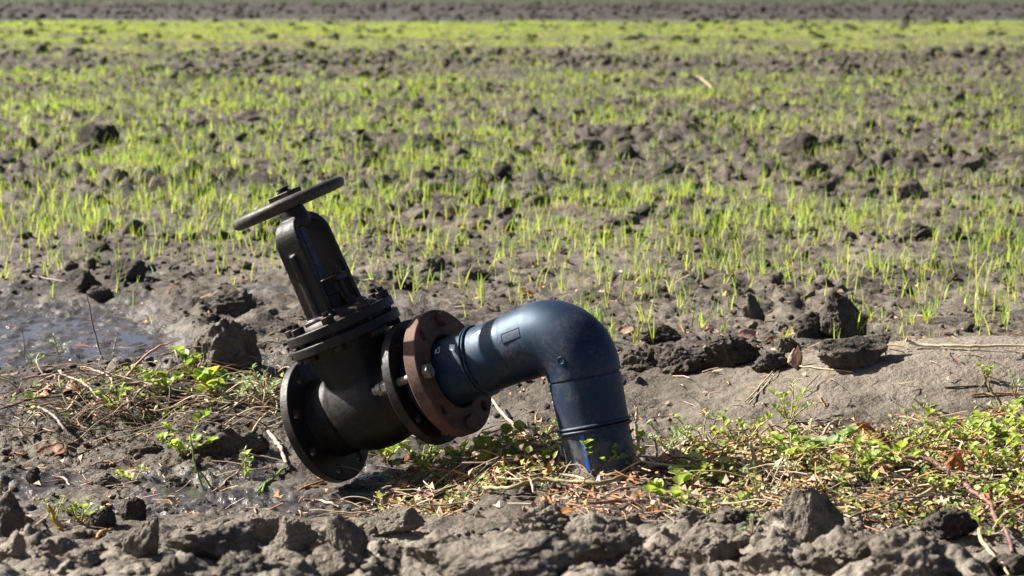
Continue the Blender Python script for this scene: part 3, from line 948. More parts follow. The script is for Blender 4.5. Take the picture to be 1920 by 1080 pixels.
HC = [
 # behind and around the valve
 (412, 702, 150, 112, "big rounded clod with a deep crack, behind the valve's open end", "round", 31, "clod", 0, 5, .8),
 (444, 592, 88, 52, "dark damp crumbly clod behind the big cracked clod", "knob", 12, "clod_damp", 0, 4, .8),
 (225, 528, 80, 46, "dark wedge of damp soil at the rear of the shiny wet mud", "block", 13, "clod_damp", .3, 4, .7),
 (158, 548, 62, 44, "dark clod left of the wedge beside the wet mud", "lump", 14, "clod_damp", 0, 4, .8),
 (186, 566, 55, 30, "low dark clod at the edge of the wet mud in front of the wedge", "lump", 15, "clod_damp", 0, 4, .8),
 (187, 474, 36, 20, "small black clod lying alone among sparse sprouts at left", "round", 16, "clod_damp", 0, 3, .8),
 (194, 440, 38, 32, "upright grey clod on the smooth pale soil at left", "lump", 17, "clod", 0, 3, .8),
 (1592, 634, 98, 92, "tall angular clod with a flat shaded right face", "block", 21, "clod", -.1, 5, .7),
 (1522, 632, 86, 50, "squat clod leaning against the tall angular one from the left", "lump", 22, "clod", 0, 4, .8),
 (1604, 694, 146, 66, "wide flat-topped clod in front of the tall angular one", "block", 23, "clod", 0, 5, .7),
 (1412, 600, 46, 54, "small upright clod among sprouts behind the crumbled ridge", "lump", 24, "clod", 0, 4, .8),
 (1204, 694, 92, 48, "knobbly dark clod right beside the elbow, left end of the crumbled ridge", "knob", 25, "clod_damp", 0, 4, .7),
 (1286, 702, 116, 56, "crumbled dark clod in the middle of the ridge behind the elbow", "knob", 26, "clod_damp", 0, 5, .6),
 (1372, 690, 120, 66, "tallest knobbly clod of the crumbled ridge behind the elbow", "knob", 27, "clod_damp", 0, 5, .6),
 (1446, 698, 76, 40, "dark clod at the right end of the crumbled ridge", "knob", 28, "clod_damp", 0, 4, .7),
 (1478, 664, 52, 34, "little clod between the crumbled ridge and the squat clod", "lump", 29, "clod", 0, 4, .8),
 (1240, 640, 86, 30, "low crumbly clod behind the elbow's right shoulder", "knob", 30, "clod", 0, 4, .6),
 (812, 510, 46, 34, "rounded clod standing behind the rusty flange among sprouts", "round", 32, "clod", 0, 3, .8),
 (760, 532, 40, 22, "small clod just right of the bonnet flange", "lump", 33, "clod", 0, 3, .8),
 (890, 525, 60, 26, "flat damp clod behind the sloping pipe", "knob", 34, "clod_damp", 0, 3, .6),
 # out in the field
 (1712, 374, 62, 42, "pointed clod on its own in the right of the field", "lump", 35, "clod", 0, 3, .8),
 (1495, 284, 76, 38, "broad clod with a dark right side, largest in the right middle field", "lump", 36, "clod", .2, 3, .7),
 (1560, 272, 44, 22, "smaller clod just right of the broad dark-sided field clod", "lump", 37, "clod", .2, 3, .7),
 (1526, 332, 62, 36, "rough clod in front of the broad dark-sided field clod", "knob", 38, "clod", 0, 3, .7),
 (1168, 302, 58, 34, "rounded dark clod in the field above the elbow", "round", 39, "clod_damp", 0, 3, .7),
 (1108, 282, 60, 24, "low clod left of the rounded one in the field above the elbow", "lump", 40, "clod", 0, 3, .7),
 (1824, 326, 54, 38, "clod near the right edge beyond the sprouts", "lump", 41, "clod", 0, 3, .7),
 (1640, 330, 40, 24, "little clod between the pointed clod and the rough one", "lump", 42, "clod", 0, 3, .7),
 (168, 272, 66, 42, "largest clod of the clump in the left field", "lump", 43, "clod", .1, 3, .7),
 (206, 266, 42, 36, "upright clod at the right of the left field's clump", "lump", 44, "clod", -.1, 3, .7),
 (172, 282, 34, 18, "small clod in front of the left field's clump", "round", 45, "clod", 0, 3, .7),
 (285, 274, 62, 20, "long low clod right of the left field's clump", "lump", 46, "clod", 0, 3, .7),
 (862, 300, 44, 26, "clod in the field above and right of the handwheel", "round", 47, "clod", 0, 3, .7),
 (800, 274, 50, 20, "low clod in the field above the handwheel's right", "lump", 48, "clod", 0, 3, .7),
 (694, 305, 42, 26, "dark clod close beyond the handwheel's right rim", "lump", 49, "clod_damp", 0, 3, .7),
 (1726, 452, 90, 38, "broad low clod among tall sprouts near the right edge", "knob", 50, "clod_damp", 0, 4, .6),
 (1270, 78, 26, 14, "small dark clod sticking out of the far bright green band", "lump", 51, "clod_damp", 0, 2, .8),
 (1818, 100, 26, 14, "dark clod at the near edge of the far green band, right", "lump", 52, "clod_damp", 0, 2, .8),
 (74, 100, 32, 18, "dark clod below the far green band at the left edge", "lump", 53, "clod_damp", 0, 2, .8),
 # mud on the left
 (188, 994, 54, 50, "black round clod behind the foreground soil at left", "round", 54, "clod_damp", 0, 4, .8),
 (248, 976, 52, 46, "dark clod right behind the leaning pointed foreground clod", "round", 55, "clod_damp", 0, 4, .8),
 (62, 910, 30, 30, "small dark clod among twigs at the left edge of the mud", "lump", 56, "clod_damp", 0, 3, .8),
 (420, 858, 150, 56, "slumped slab of mud beside the valve's open flange", "round", 57, "clod", .35, 5, .45),
 (192, 912, 70, 26, "low mud lump on the wet flat left of the valve", "round", 58, "clod", 0, 4, .6),
 (262, 858, 90, 28, "flat mud hump behind the fleshy weed", "round", 59, "clod", 0, 4, .6),
 (330, 920, 60, 30, "crumbly granular lump beside the puddle left of the valve", "knob", 60, "clod", 0, 4, .6),
 # foreground bank, left to right
 (8, 1000, 76, 96, "large smooth clod cut by the left edge", "round", 61, "clod_damp", 0, 4, .8),
 (18, 1046, 56, 60, "rough clod in front of the smooth one at the left edge", "lump", 62, "clod", 0, 4, .8),
 (100, 1040, 90, 36, "low crumbled clod in the left foreground", "knob", 63, "clod", 0, 4, .8),
 (150, 1064, 70, 40, "small blurred clod in the bottom left", "lump", 64, "clod", 0, 4, .8),
 (246, 1048, 88, 92, "leaning pointed clod in the left foreground", "block", 65, "clod", .28, 5, .7, .3),
 (316, 1092, 70, 62, "pale upright clod at the bottom left edge", "lump", 66, "clod", 0, 4, .8, .3),
 (398, 1050, 190, 76, "broad mass of soil in the left foreground", "lump", 67, "clod", 0, 5, .7),
 (450, 1096, 130, 60, "clod in front of the broad mass at the bottom edge", "knob", 68, "clod", 0, 5, .7),
 (486, 1020, 70, 66, "dark-sided clod right of the broad mass of soil", "lump", 69, "clod", 0, 4, .8),
 (556, 1036, 84, 74, "rough clod left of the sharp-ridged one", "lump", 70, "clod", 0, 5, .8),
 (654, 1040, 96, 94, "sharp-ridged upright clod with a shaded right face", "block", 71, "clod", -.1, 5, .8, .3),
 (736, 1002, 118, 54, "wedge-shaped clod with an overhanging point, below the valve", "block", 72, "clod", .1, 5, .7),
 (628, 1104, 130, 84, "peaked clod at the bottom edge under the sharp-ridged one", "lump", 73, "clod", 0, 5, .8, .25),
 (742, 1056, 80, 38, "small crumbly clod in the foreground below the wedge", "knob", 74, "clod", 0, 4, .8),
 (812, 1062, 110, 66, "notched clod left of the big pale slab", "block", 75, "clod", 0, 5, .8),
 (952, 1110, 300, 118, "big pale slab of soil at the bottom centre", "block", 76, "clod", .1, 5, .6),
 (1016, 1010, 150, 78, "dark lumpy clod behind the big pale slab", "knob", 77, "clod", 0, 5, .7),
 (1130, 1056, 176, 108, "big pitted clod right of the pale slab", "knob", 78, "clod", 0, 5, .7),
 (1212, 1096, 110, 84, "gnarled clod in front of the big pitted one", "knob", 79, "clod", 0, 5, .8),
 (1322, 1064, 160, 88, "bluff rounded clod below the weeds right of centre", "block", 80, "clod", 0, 5, .7),
 (1310, 984, 86, 38, "low clod against the weeds below the riser pipe's right", "lump", 81, "clod", 0, 4, .8),
 (1382, 986, 74, 36, "dark lump behind the bluff rounded clod", "knob", 82, "clod", 0, 4, .8),
 (1450, 1078, 120, 62, "shaded clod between the bluff one and the pyramid", "lump", 83, "clod", 0, 4, .8),
 (1526, 1022, 176, 128, "pyramid-shaped clod standing in front of the weeds", "block", 84, "clod", 0, 5, .8, .5),
 (1560, 1082, 130, 62, "lumpy clod at the foot of the pyramid", "knob", 85, "clod", 0, 5, .8),
 (1694, 962, 70, 40, "small clod behind the pale cut stalk", "knob", 86, "clod", 0, 4, .8),
 (1722, 1096, 190, 112, "sunlit warty clod in the right foreground", "knob", 87, "clod", 0, 5, .7),
 (1790, 1010, 120, 66, "shaded clod under the purple stalk", "lump", 88, "clod_damp", 0, 4, .8),  # its shade is put into the colour by the darker soil
 (1634, 1046, 80, 50, "clod between the pyramid and the warty one", "lump", 89, "clod_damp", 0, 4, .8),
 (1892, 1092, 110, 60, "dark clod in the bottom right corner", "lump", 90, "clod_damp", 0, 4, .8),
]
for c in HC:
    px_, py_, w_, h_, lab, sty, sd, mt, ln, sb, dp = c[:11]
    hand_clod(px_, py_, w_, h_, lab, sty, sd, mt, ln, sb, dp, None, c[11] if len(c) > 11 else 0.0)

# clods strewn over the field: the largest in view are objects, the crumbs are one mass
rsf = np.random.RandomState(99)
lib3 = [clod_shape(200 + i, 4, ("lump", "block", "knob")[i % 3]) for i in range(8)]
lib2 = [clod_shape(220 + i, 3, ("lump", "block", "knob")[i % 3]) for i in range(10)]
lib1 = [clod_shape(240 + i, 2, ("lump", "knob")[i % 2]) for i in range(10)]
fc_mesh = []
for i, (v, f) in enumerate(lib3):
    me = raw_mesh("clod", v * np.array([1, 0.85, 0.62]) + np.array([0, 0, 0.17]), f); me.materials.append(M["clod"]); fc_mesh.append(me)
FIELD = [("fist-sized clod amid the middle field's sprouts", "clods among the middle field's sprouts", 9.6, 15.5, 60, .05, .10),
         ("rough clod before the far green band", "clods in the far cloddy strip", 23.5, 31, 40, .10, .20)]
for lab, grp, ya, yb, cnt, sa, sb in FIELD:
    for _ in range(cnt):
        y = math.exp(rsf.uniform(math.log(ya), math.log(yb))); x = rsf.uniform(-0.235, 0.235) * y
        s = rsf.uniform(sa, sb) * rsf.uniform(.7, 1.2)
        o = bpy.data.objects.new("clod", fc_mesh[rsf.randint(len(fc_mesh))]); COL.objects.link(o)
        o.location = (x, y, gz(x, y)); o.scale = (s, s * rsf.uniform(.7, 1.1), s * rsf.uniform(.8, 1.3)); o.rotation_euler = (0, 0, rsf.uniform(0, 6.28))
        t_ = x / y * FPX + 960
        wh = ("at the far left of the picture", "left of the handwheel", "above the handwheel and valve", "above the sloping pipe and elbow", "right of the elbow", "towards the right edge")[min(5, int(max(0, t_) / 320))]
        tag(o, lab + ", " + wh, "clod", grp + ", " + wh)

def scatter(lib, X, Y, S, sink=0.25, flat=0.7, seed=0):
    rs = np.random.RandomState(seed)
    n_ = len(X); Z = ground_h(X, Y)
    which = rs.randint(len(lib), size=n_)
    V, Fc, off = [], [], 0
    for k, (v, f) in enumerate(lib):
        I = np.nonzero(which == k)[0]
        if not len(I): continue
        a = rs.uniform(0, 6.28, len(I)); t = rs.normal(0, .35, len(I))
        sc = np.stack([S[I], S[I] * rs.uniform(.65, 1.1, len(I)), S[I] * flat * rs.uniform(.7, 1.3, len(I))], 1)
        p = v[None] * sc[:, None, :]
        ct, st = np.cos(t)[:, None], np.sin(t)[:, None]
        p = np.stack([p[..., 0], p[..., 1] * ct - p[..., 2] * st, p[..., 1] * st + p[..., 2] * ct], -1)
        ca, sa_ = np.cos(a)[:, None], np.sin(a)[:, None]
        p = np.stack([p[..., 0] * ca - p[..., 1] * sa_, p[..., 0] * sa_ + p[..., 1] * ca, p[..., 2]], -1)
        p += np.stack([X[I], Y[I], Z[I] + S[I] * flat * (0.5 - sink)], 1)[:, None, :]
        V.append(p.reshape(-1, 3))
        Fc.append((f[None] + (np.arange(len(I)) * len(v))[:, None, None] + off).reshape(-1, 3)); off += len(I) * len(v)
    return np.concatenate(V), np.concatenate(Fc)

def fan(n_, ya, yb, rs, k=0.33, power=1.0):
    """points spread over the view fan; power>1 favours the near end"""
    u = rs.rand(n_)
    y = np.sqrt(ya * ya + (yb * yb - ya * ya) * u ** power)
    return rs.uniform(-k, k, n_) * y, y

def plaw(rs, n_, a, b, e=2.2):
    u = rs.rand(n_); return (a ** (1 - e) + u * (b ** (1 - e) - a ** (1 - e))) ** (1 / (1 - e))

parts = []
rs = np.random.RandomState(5)
X, Y = fan(1500, 3.15, 4.35, rs); k_ = zones(X, Y)[1] > .25; parts.append(scatter(lib2, X[k_], Y[k_], plaw(rs, k_.sum(), .008, .05, 2.2), sink=.4, seed=1))
X, Y = fan(5600, 4.2, 9.0, rs); pn = noise2(X * 1.6, Y * 1.6, 61) + .25 * rs.rand(len(X)); k_ = (pn > -.2) & (zones(X, Y)[3] < .3) & (zones(X, Y)[4] < .25)
parts.append(scatter(lib1, X[k_], Y[k_], plaw(rs, k_.sum(), .006, .030, 1.9), seed=2))
X, Y = fan(700, 5.2, 9.2, rs); pn = noise2(X * 1.1, Y * 1.1, 62); k_ = (pn > .0) & (zones(X, Y)[3] < .2) & (zones(X, Y)[4] < .3)
parts.append(scatter(lib2, X[k_], Y[k_], plaw(rs, k_.sum(), .02, .07, 2.2), seed=3))
X, Y = fan(7600, 8.8, 31, rs, .32, 1.35); pn = noise2(X * .55, Y * .55, 63) + .2 * rs.rand(len(X)); k_ = pn > -.22
parts.append(scatter(lib1, X[k_], Y[k_], plaw(rs, k_.sum(), .026, .12, 2.3), sink=.42, seed=4))
X, Y = fan(1800, 23, 33, rs, .28); k_ = noise2(X * .35, Y * .35, 66) > -.05; X, Y = X[k_], Y[k_]; parts.append(scatter(lib1, X, Y, plaw(rs, len(X), .06, .20, 2.2), sink=.4, seed=5))
X, Y = fan(4200, 31, 92, rs, .30); k_ = (noise2(X * .2, Y * .2, 64) > -.3) | (Y > 54)
parts.append(scatter(lib1, X[k_], Y[k_], plaw(rs, k_.sum(), .07, .26, 2.0), sink=.4, seed=6))
far_part = parts.pop()
o = link("soil_crumbs", raw_mesh("soil_crumbs", *far_part), M["clod_far"])
tag(o, "dark clods of the freshly turned strip at the far edge", "soil crumbs", None, "stuff")
V, Fc, off = [], [], 0
for v, f in parts: V.append(v); Fc.append(f + off); off += len(v)
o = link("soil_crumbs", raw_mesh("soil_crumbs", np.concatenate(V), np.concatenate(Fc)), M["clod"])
tag(o, "loose crumbs and small clods strewn over the near and middle field", "soil crumbs", None, "stuff")

# ------------------------------------------------------------------ cereal sprouts
def leaf_mat(name, c_lo, c_hi, base_c=None, trans=0.5, rough=0.45, attr=True):
    m, nt = new_mat(name); g = N(nt)
    if attr:
        r_ = g.n("ShaderNodeAttribute", attribute_name="rnd").outputs["Fac"]
        t_ = g.n("ShaderNodeAttribute", attribute_name="along").outputs["Fac"]
    else:
        r_ = g.n("ShaderNodeObjectInfo").outputs["Random"]; t_ = None
    col = g.mix(r_, rgb(*c_lo), rgb(*c_hi))
    if t_ is not None and base_c is not None:
        col = g.mix(g.remap(t_, 0.0, 0.42), rgb(*base_c), col)
    nz = g.noise(g.pos(), 70, 3, .6)
    col = g.mix(g.remap(nz, .35, .7, 0, .35), col, rgb(*[x * .55 for x in c_lo]))
    d = g.bsdf(Base_Color=col, Roughness=rough, Specular_IOR_Level=0.45)
    tr = g.n("ShaderNodeBsdfTranslucent", {"Color": g.mix(0.5, col, g.mix(1.0, col, rgb(1.0, 1.0, 0.35), 'MULTIPLY'))}).outputs[0]
    g.out(g.n("ShaderNodeMixShader", {0: trans, 1: d, 2: tr}).outputs[0])
    return m

M["sprout"] = leaf_mat("sprout_green", (0.15, 0.34, 0.06), (0.56, 0.62, 0.08), (0.64, 0.55, 0.12), 0.55)
M["far_green"] = leaf_mat("far_weed_green", (0.05, 0.11, 0.025), (0.09, 0.18, 0.03), None, 0.4)

def blades(X, Y, H, Wd, rs, nb=(1, 3), seg=3, tilt=0.22, Z=None):
    """tapered bending blades, 1-3 to a plant; returns verts, faces, rnd, along"""
    cnt = rs.randint(nb[0], nb[1] + 1, len(X))
    I = np.repeat(np.arange(len(X)), cnt); n_ = len(I)
    bx, by = X[I] + rs.normal(0, .004, n_), Y[I] + rs.normal(0, .004, n_)
    bz = (ground_h(bx, by) if Z is None else Z[I]) - 0.004
    h = H[I] * rs.uniform(.55, 1.12, n_); w = Wd[I] * rs.uniform(.7, 1.2, n_)
    az = rs.uniform(0, 6.28, n_); ti = np.abs(rs.normal(0, tilt, n_)); be = np.abs(rs.normal(0.25, .45, n_))
    be = np.where(rs.rand(n_) < .10, be + 1.2, be)
    fa = rs.uniform(0, 3.14, n_)
    rows = []
    px_, pz_ = np.zeros(n_), np.zeros(n_)
    for i in range(seg + 1):
        s = i / seg
        if i:
            a = ti + be * (s - .5 / seg) ** 1.5
            px_ = px_ + np.sin(a) * h / seg; pz_ = pz_ + np.cos(a) * h / seg
        cx, cy, cz = bx + px_ * np.cos(az), by + px_ * np.sin(az), bz + pz_
        ww = w * (.55 + .45 * math.sin(min(1, s * 1.7) * 1.57)) * (1 - s ** 2.2) * .5
        tw = fa + 0.8 * s
        if i < seg:
            rows.append(np.stack([cx - ww * np.cos(tw), cy - ww * np.sin(tw), cz], 1))
            rows.append(np.stack([cx + ww * np.cos(tw), cy + ww * np.sin(tw), cz], 1))
        else:
            rows.append(np.stack([cx, cy, cz], 1))
    k = len(rows)
    V = np.stack(rows, 1).reshape(-1, 3)
    F1 = []
    for i in range(seg - 1):
        a = 2 * i
        F1 += [(a, a + 1, a + 3), (a, a + 3, a + 2)]
    F1.append((2 * seg - 2, 2 * seg - 1, 2 * seg))
    F1 = np.array(F1)
    Fc = (F1[None] + (np.arange(n_) * k)[:, None, None]).reshape(-1, 3)
    plant_r = rs.rand(len(X))[I] * .6 + rs.rand(n_) * .4
    al = np.array([(j // 2) / seg for j in range(k)])
    return V, Fc, np.repeat(plant_r, k), np.tile(al, n_)

def density(x, y):
    """plants per square metre, by where the seed drill and the water went"""
    right = sstep(-.25, .25, x / y * 4 + .15 * noise2(x * .7, y * .7, 70))
    d = 14 * sstep(5.7, 6.3, y) + (1 - right) * 80 * sstep(6.9, 7.6, y) + right * 24 * sstep(5.7, 6.1, y) + right * 130 * sstep(6.3, 7.3, y)
    d = d + (1 - right) * 200 * sstep(8.2, 9.6, y) * (1 - sstep(12.5, 14.5, y)) + right * 130 * sstep(7.4, 8.2, y) * (1 - sstep(9.8, 11.0, y))
    d = d * (1 - .45 * sstep(10.2, 11.5, y) * right)
    d = d + 66 * sstep(13, 15.5, y) * (1 - .45 * right)
    d = d * (1 - .75 * sstep(22.5, 25, y + 1.5 * noise2(x * .3, y * .3, 71)) * (1 - sstep(29.5, 32.5, y)))
    d = d + 100 * sstep(29, 34, y)
    d = d * (1 - .98 * sstep(50, 55, y + 2 * noise2(x * .15, y * .15, 72)))
    p = sstep(-.5, .45, noise2(x * 1.1, y * 1.1, 73) + .5 * noise2(x * 3.3, y * 3.3, 74))
    p = .10 + 1.2 * p
    pf = .12 + 1.1 * sstep(-.35, .3, noise2(x * .45, y * .45, 75) + .4 * noise2(x * 1.3, y * 1.3, 76) + .5 * sstep(36, 44, y))
    return d * np.where(y < 14, 1.2, .9) * np.where(y < 28, p, pf) * (1 - zones(x, y)[3])

def seed_points(ya, yb, dmax, rs, k=.31):
    area = k * (yb * yb - ya * ya)
    X, Y = fan(int(area * dmax), ya, yb, rs, k)
    keep = rs.rand(len(X)) * dmax < density(X, Y)
    return X[keep], Y[keep]

def join(parts):
    V, Fc, A, B, off = [], [], [], [], 0
    for v, f, a, b in parts: V.append(v); Fc.append(f + off); A.append(a); B.append(b); off += len(v)
    return np.concatenate(V), np.concatenate(Fc), np.concatenate(A), np.concatenate(B)

def leaf_obj(name, arr, mat):
    v, f, a, b = arr
    me = raw_mesh(name, v, f); fattr(me, "rnd", a); fattr(me, "along", b)
    return link(name, me, mat)

rs = np.random.RandomState(11)
parts = []
NEAR_END = 6.7
X, Y = seed_points(NEAR_END, 14, 420, rs, .37)
parts.append(blades(X, Y, rs.uniform(.06, .135, len(X)), rs.uniform(.0042, .0064, len(X)), rs, (1, 2), 3))
X, Y = seed_points(14, 30, 240, rs, .36)
parts.append(blades(X, Y, rs.uniform(.06, .13, len(X)), rs.uniform(.006, .010, len(X)), rs, (1, 2), 2))
X, Y = seed_points(30, 56, 320, rs, .33)
parts.append(blades(X, Y, rs.uniform(.06, .12, len(X)), rs.uniform(.010, .016, len(X)), rs, (1, 1), 1))
o = leaf_obj("grass_sprouts", join(parts), M["sprout"])
tag(o, "bright yellow-green cereal sprouts growing in thin bands across the field", "grass", None, "stuff")
X, Y = fan(5000, 92, 128, rs, .29)
o = leaf_obj("far_weeds", blades(X, Y, rs.uniform(.12, .30, len(X)), rs.uniform(.05, .10, len(X)), rs, (1, 2), 1), M["far_green"])
tag(o, "dull green weeds beyond the dark ploughed strip at the top", "weeds", None, "stuff")

# nearest plants one by one
tufts = []
for i in range(26):
    r_ = np.random.RandomState(300 + i)
    n_ = 1 if i < 12 else 3
    X = r_.normal(0, .008, n_) * (n_ > 1); Y = r_.normal(0, .008, n_) * (n_ > 1)
    v, f, a, b = blades(X, Y, r_.uniform(.055, .115, n_), np.full(n_, .0048), r_, (1, 2) if n_ == 1 else (2, 3), 5, .2, Z=np.zeros(n_))
    me = raw_mesh("grass_sprout", v, f); fattr(me, "rnd", a); fattr(me, "along", b); me.materials.append(M["sprout"]); tufts.append(me)
X, Y = seed_points(5.6, NEAR_END, 150, np.random.RandomState(12), .25)
rs = np.random.RandomState(13)
cnt = 0
for x, y in sorted(zip(X, Y), key=lambda q: q[1]):
    if cnt >= 260: break
    o = bpy.data.objects.new("grass_sprout", tufts[rs.randint(len(tufts))]); COL.objects.link(o)
    o.location = (x, y, gz(x, y)); o.rotation_euler = (0, 0, rs.uniform(0, 6.28)); s = rs.uniform(.8, 1.25); o.scale = (s, s, s)
    t_ = x / y * FPX + 960
    wh = ("beyond the wet mud, far left", "left of the yoke", "between the yoke and the sloping pipe", "behind the elbow", "right of the elbow", "by the angular clods and mound at right")[min(5, int(max(0, t_) / 320))]
    tag(o, "thin nearest-row green sprout on bare soil " + wh, "sprout", "nearest sprouts " + wh); cnt += 1

# ------------------------------------------------------------------ dry stalks, husks and weeds round the pipe
def in_cover(x, y, leafy=False):
    w = noise2(x * 5, y * 5, 81) * .07
    right = sstep(.30, .42, x + w) * sstep(4.06, 4.16, y + w) * (1 - sstep(4.74, 4.86, y + w - .04 * sstep(.8, 1.3, x)))
    mid = sstep(-.34, -.26, x + w) * (1 - sstep(.06, .14, x)) * sstep(4.40, 4.48, y + w) * (1 - sstep(4.80, 4.95, y + w)) * 1.5
    foot = sstep(.0, .1, x) * (1 - sstep(.36, .46, x)) * sstep(4.10, 4.18, y + w) * (1 - sstep(4.52, 4.62, y + w)) * .7
    left = sstep(-1.35, -1.2, x) * (1 - sstep(-.62, -.5, x + w)) * sstep(5.28, 5.36, y + w) * (1 - sstep(5.55, 5.65, y + w)) * .35
    lv = np.maximum(np.maximum(right, mid), left)
    return lv if leafy else np.maximum(lv, foot)

def tube_arrays(P, rad, n=9, wob=0.0, rs=None):
    P = np.asarray(P, float); m_ = len(P)
    T = np.gradient(P, axis=0); T /= np.linalg.norm(T, axis=1)[:, None] + 1e-9
    up = np.array([0.13, 0.2, 0.97])
    A = np.cross(T, up); A /= np.linalg.norm(A, axis=1)[:, None] + 1e-9
    B = np.cross(T, A)
    th = np.arange(n) * 2 * math.pi / n
    rr = np.asarray(rad)[:, None] * np.ones(n)[None]
    if wob and rs is not None: rr = rr * (1 + wob * rs.normal(size=rr.shape))
    V = P[:, None, :] + rr[..., None] * (np.cos(th)[None, :, None] * A[:, None, :] + np.sin(th)[None, :, None] * B[:, None, :])
    f = []
    for i in range(m_ - 1):
        for k in range(n):
            f.append((i * n + k, i * n + (k + 1) % n, (i + 1) * n + (k + 1) % n, (i + 1) * n + k))
    f.append(tuple(range(n - 1, -1, -1))); f.append(tuple((m_ - 1) * n + k for k in range(n)))
    return V.reshape(-1, 3), f

def smooth_path(P, k=6):
    """Catmull-Rom through the points"""
    P = np.asarray(P, float)
    Q = np.vstack([2 * P[0] - P[1], P, 2 * P[-1] - P[-2]])
    out = []
    for i in range(1, len(Q) - 2):
        for j in range(k):
            t = j / k
            a, b, c, d = Q[i - 1], Q[i], Q[i + 1], Q[i + 2]
            out.append(.5 * ((2 * b) + (c - a) * t + (2 * a - 5 * b + 4 * c - d) * t * t + (3 * b - a - 3 * c + d) * t ** 3))
    out.append(P[-1])
    return np.array(out)

def stalk_mat(name, c, c2, gloss=0.55, tr=0.0):
    k = .62 if 'purple' in name else .88; c = tuple(x * k for x in c); c2 = tuple(x * k for x in c2)
    m, nt = new_mat(name); g = N(nt)
    p = g.pos()
    a = g.noise(p, 26, 4, .6); b = g.noise(p, 190, 3, .6)
    col = g.mix(g.remap(a, .36, .64), rgb(*c), rgb(*c2))
    col = g.mix(g.remap(b, .55, .75, 0, .5), col, rgb(*[x * .45 for x in c]))
    s = g.bsdf(Base_Color=col, Roughness=gloss, Specular_IOR_Level=.35, Normal=g.bump(b, .35, .0015))
    if tr:
        t_ = g.n("ShaderNodeBsdfTranslucent", {"Color": col}).outputs[0]
        s = g.n("ShaderNodeMixShader", {0: tr, 1: s, 2: t_}).outputs[0]
    g.out(s)
    return m
SM = {
 "tan": stalk_mat("dry_tan_stalk", (.36, .27, .16), (.48, .37, .22)),
 "cream": stalk_mat("bleached_stalk", (.40, .32, .21), (.52, .44, .31)),
 "red": stalk_mat("rust_red_stalk", (.34, .12, .06), (.45, .22, .12)),
 "pink": stalk_mat("pinkish_stem", (.34, .22, .17), (.46, .34, .26)),
 "purple": stalk_mat("purple_stem", (.20, .075, .085), (.33, .20, .16)),
 "grey": stalk_mat("grey_twig", (.13, .11, .09), (.24, .20, .16)),
 "dark": stalk_mat("dark_twig", (.045, .036, .03), (.09, .07, .055)),
 "olive": stalk_mat("olive_vine", (.20, .17, .08), (.31, .26, .13)),
 "green": stalk_mat("green_stem", (.16, .25, .06), (.27, .36, .10), .5, .25),
 "yellow": stalk_mat("yellow_stalk", (.48, .34, .05), (.60, .44, .08), .5, .2),
 "orange": stalk_mat("orange_stalk", (.48, .22, .07), (.58, .32, .14), .5, .15),
 "husk": stalk_mat("papery_husk_orange", (.50, .19, .05), (.62, .33, .13), .4, .45),
 "husk_pale": stalk_mat("papery_husk_pale", (.56, .38, .25), (.68, .52, .38), .4, .4),
 "husk_brown": stalk_mat("dry_brown_leaf", (.22, .10, .055), (.34, .17, .09), .5, .35),
 "husk_pink": stalk_mat("papery_husk_pink", (.46, .27, .21), (.58, .40, .32), .45, .4),
}
_sr = np.random.RandomState(77)
def stalk(pts, r_mm, col, label, mode="span", lift=0.004, taper=.7, name="dry_stalk", cat="stalk", end_up=False, push=0.0):
    """pts: pixel polyline. span: depth runs from one end's ground point to the other's. stand: one depth, foot on the ground (last point)"""
    if mode[:3] == "fix":
        dep = [float(mode[3:])] * len(pts); mode = "span"
    elif mode == "span":
        dep = [hit(*q)[1] for q in pts]
        for _ in range(1): dep = [min(dep[i], (dep[max(i - 1, 0)] + 2 * dep[i] + dep[min(i + 1, len(dep) - 1)]) / 4) for i in range(len(dep))]
    else:
        _, d1 = hit(*pts[-1]); dep = [d1 + push * (1 - i / (len(pts) - 1)) for i in range(len(pts))]
    cv_ = np.array([at(*q_, d_) for q_, d_ in zip(pts, dep)])
    if mode == 'span' and in_cover(cv_[:, 0], cv_[:, 1]).max() > .2: lift = .03
    P = []
    for (x, y), d in zip(pts, dep):
        q = at(x, y, d - lift)
        if mode == "span":
            zz = gz(q[0], q[1]) + r_mm * .0007 + (.022 if lift > .02 else .0)
            if zz > q[2]: q = at(x, y, d - lift - (zz - q[2]) * 1.0); q[2] = max(q[2], zz)
        P.append(q)
    P = smooth_path(P, 6)
    if mode == 'span':
        gg = ground_h(P[:, 0], P[:, 1], lift < .02) + r_mm * .0006 + (.010 if lift > .02 else 0)
        zz_ = np.maximum(P[:, 2], gg)
        for _ in range(10): zz_ = np.maximum(np.convolve(np.pad(zz_, 1, mode='edge'), [.25, .5, .25], 'valid'), gg)
        P[:, 2] = zz_
    P = P + _sr.normal(0, r_mm * .00016, P.shape)
    s = np.linspace(0, 1, len(P))
    rad = r_mm * .001 * (1 - (1 - taper) * s) if mode == "span" else r_mm * .001 * (taper + (1 - taper) * s)
    rad = rad * (1 + .10 * np.sin(s * 37 + r_mm)) * .72 * (1 - .35 * np.abs(2 * s - 1) ** 4)
    o0 = P[-1] if mode == "stand" else P[0]
    v, f = tube_arrays(P - o0, rad, 10, .05, _sr)
    me = raw_mesh(name, v, f); sharp_by_angle(me, 60)
    o = link(name, me, SM[col], None, o0)
    tag(o, label, cat)
    return o

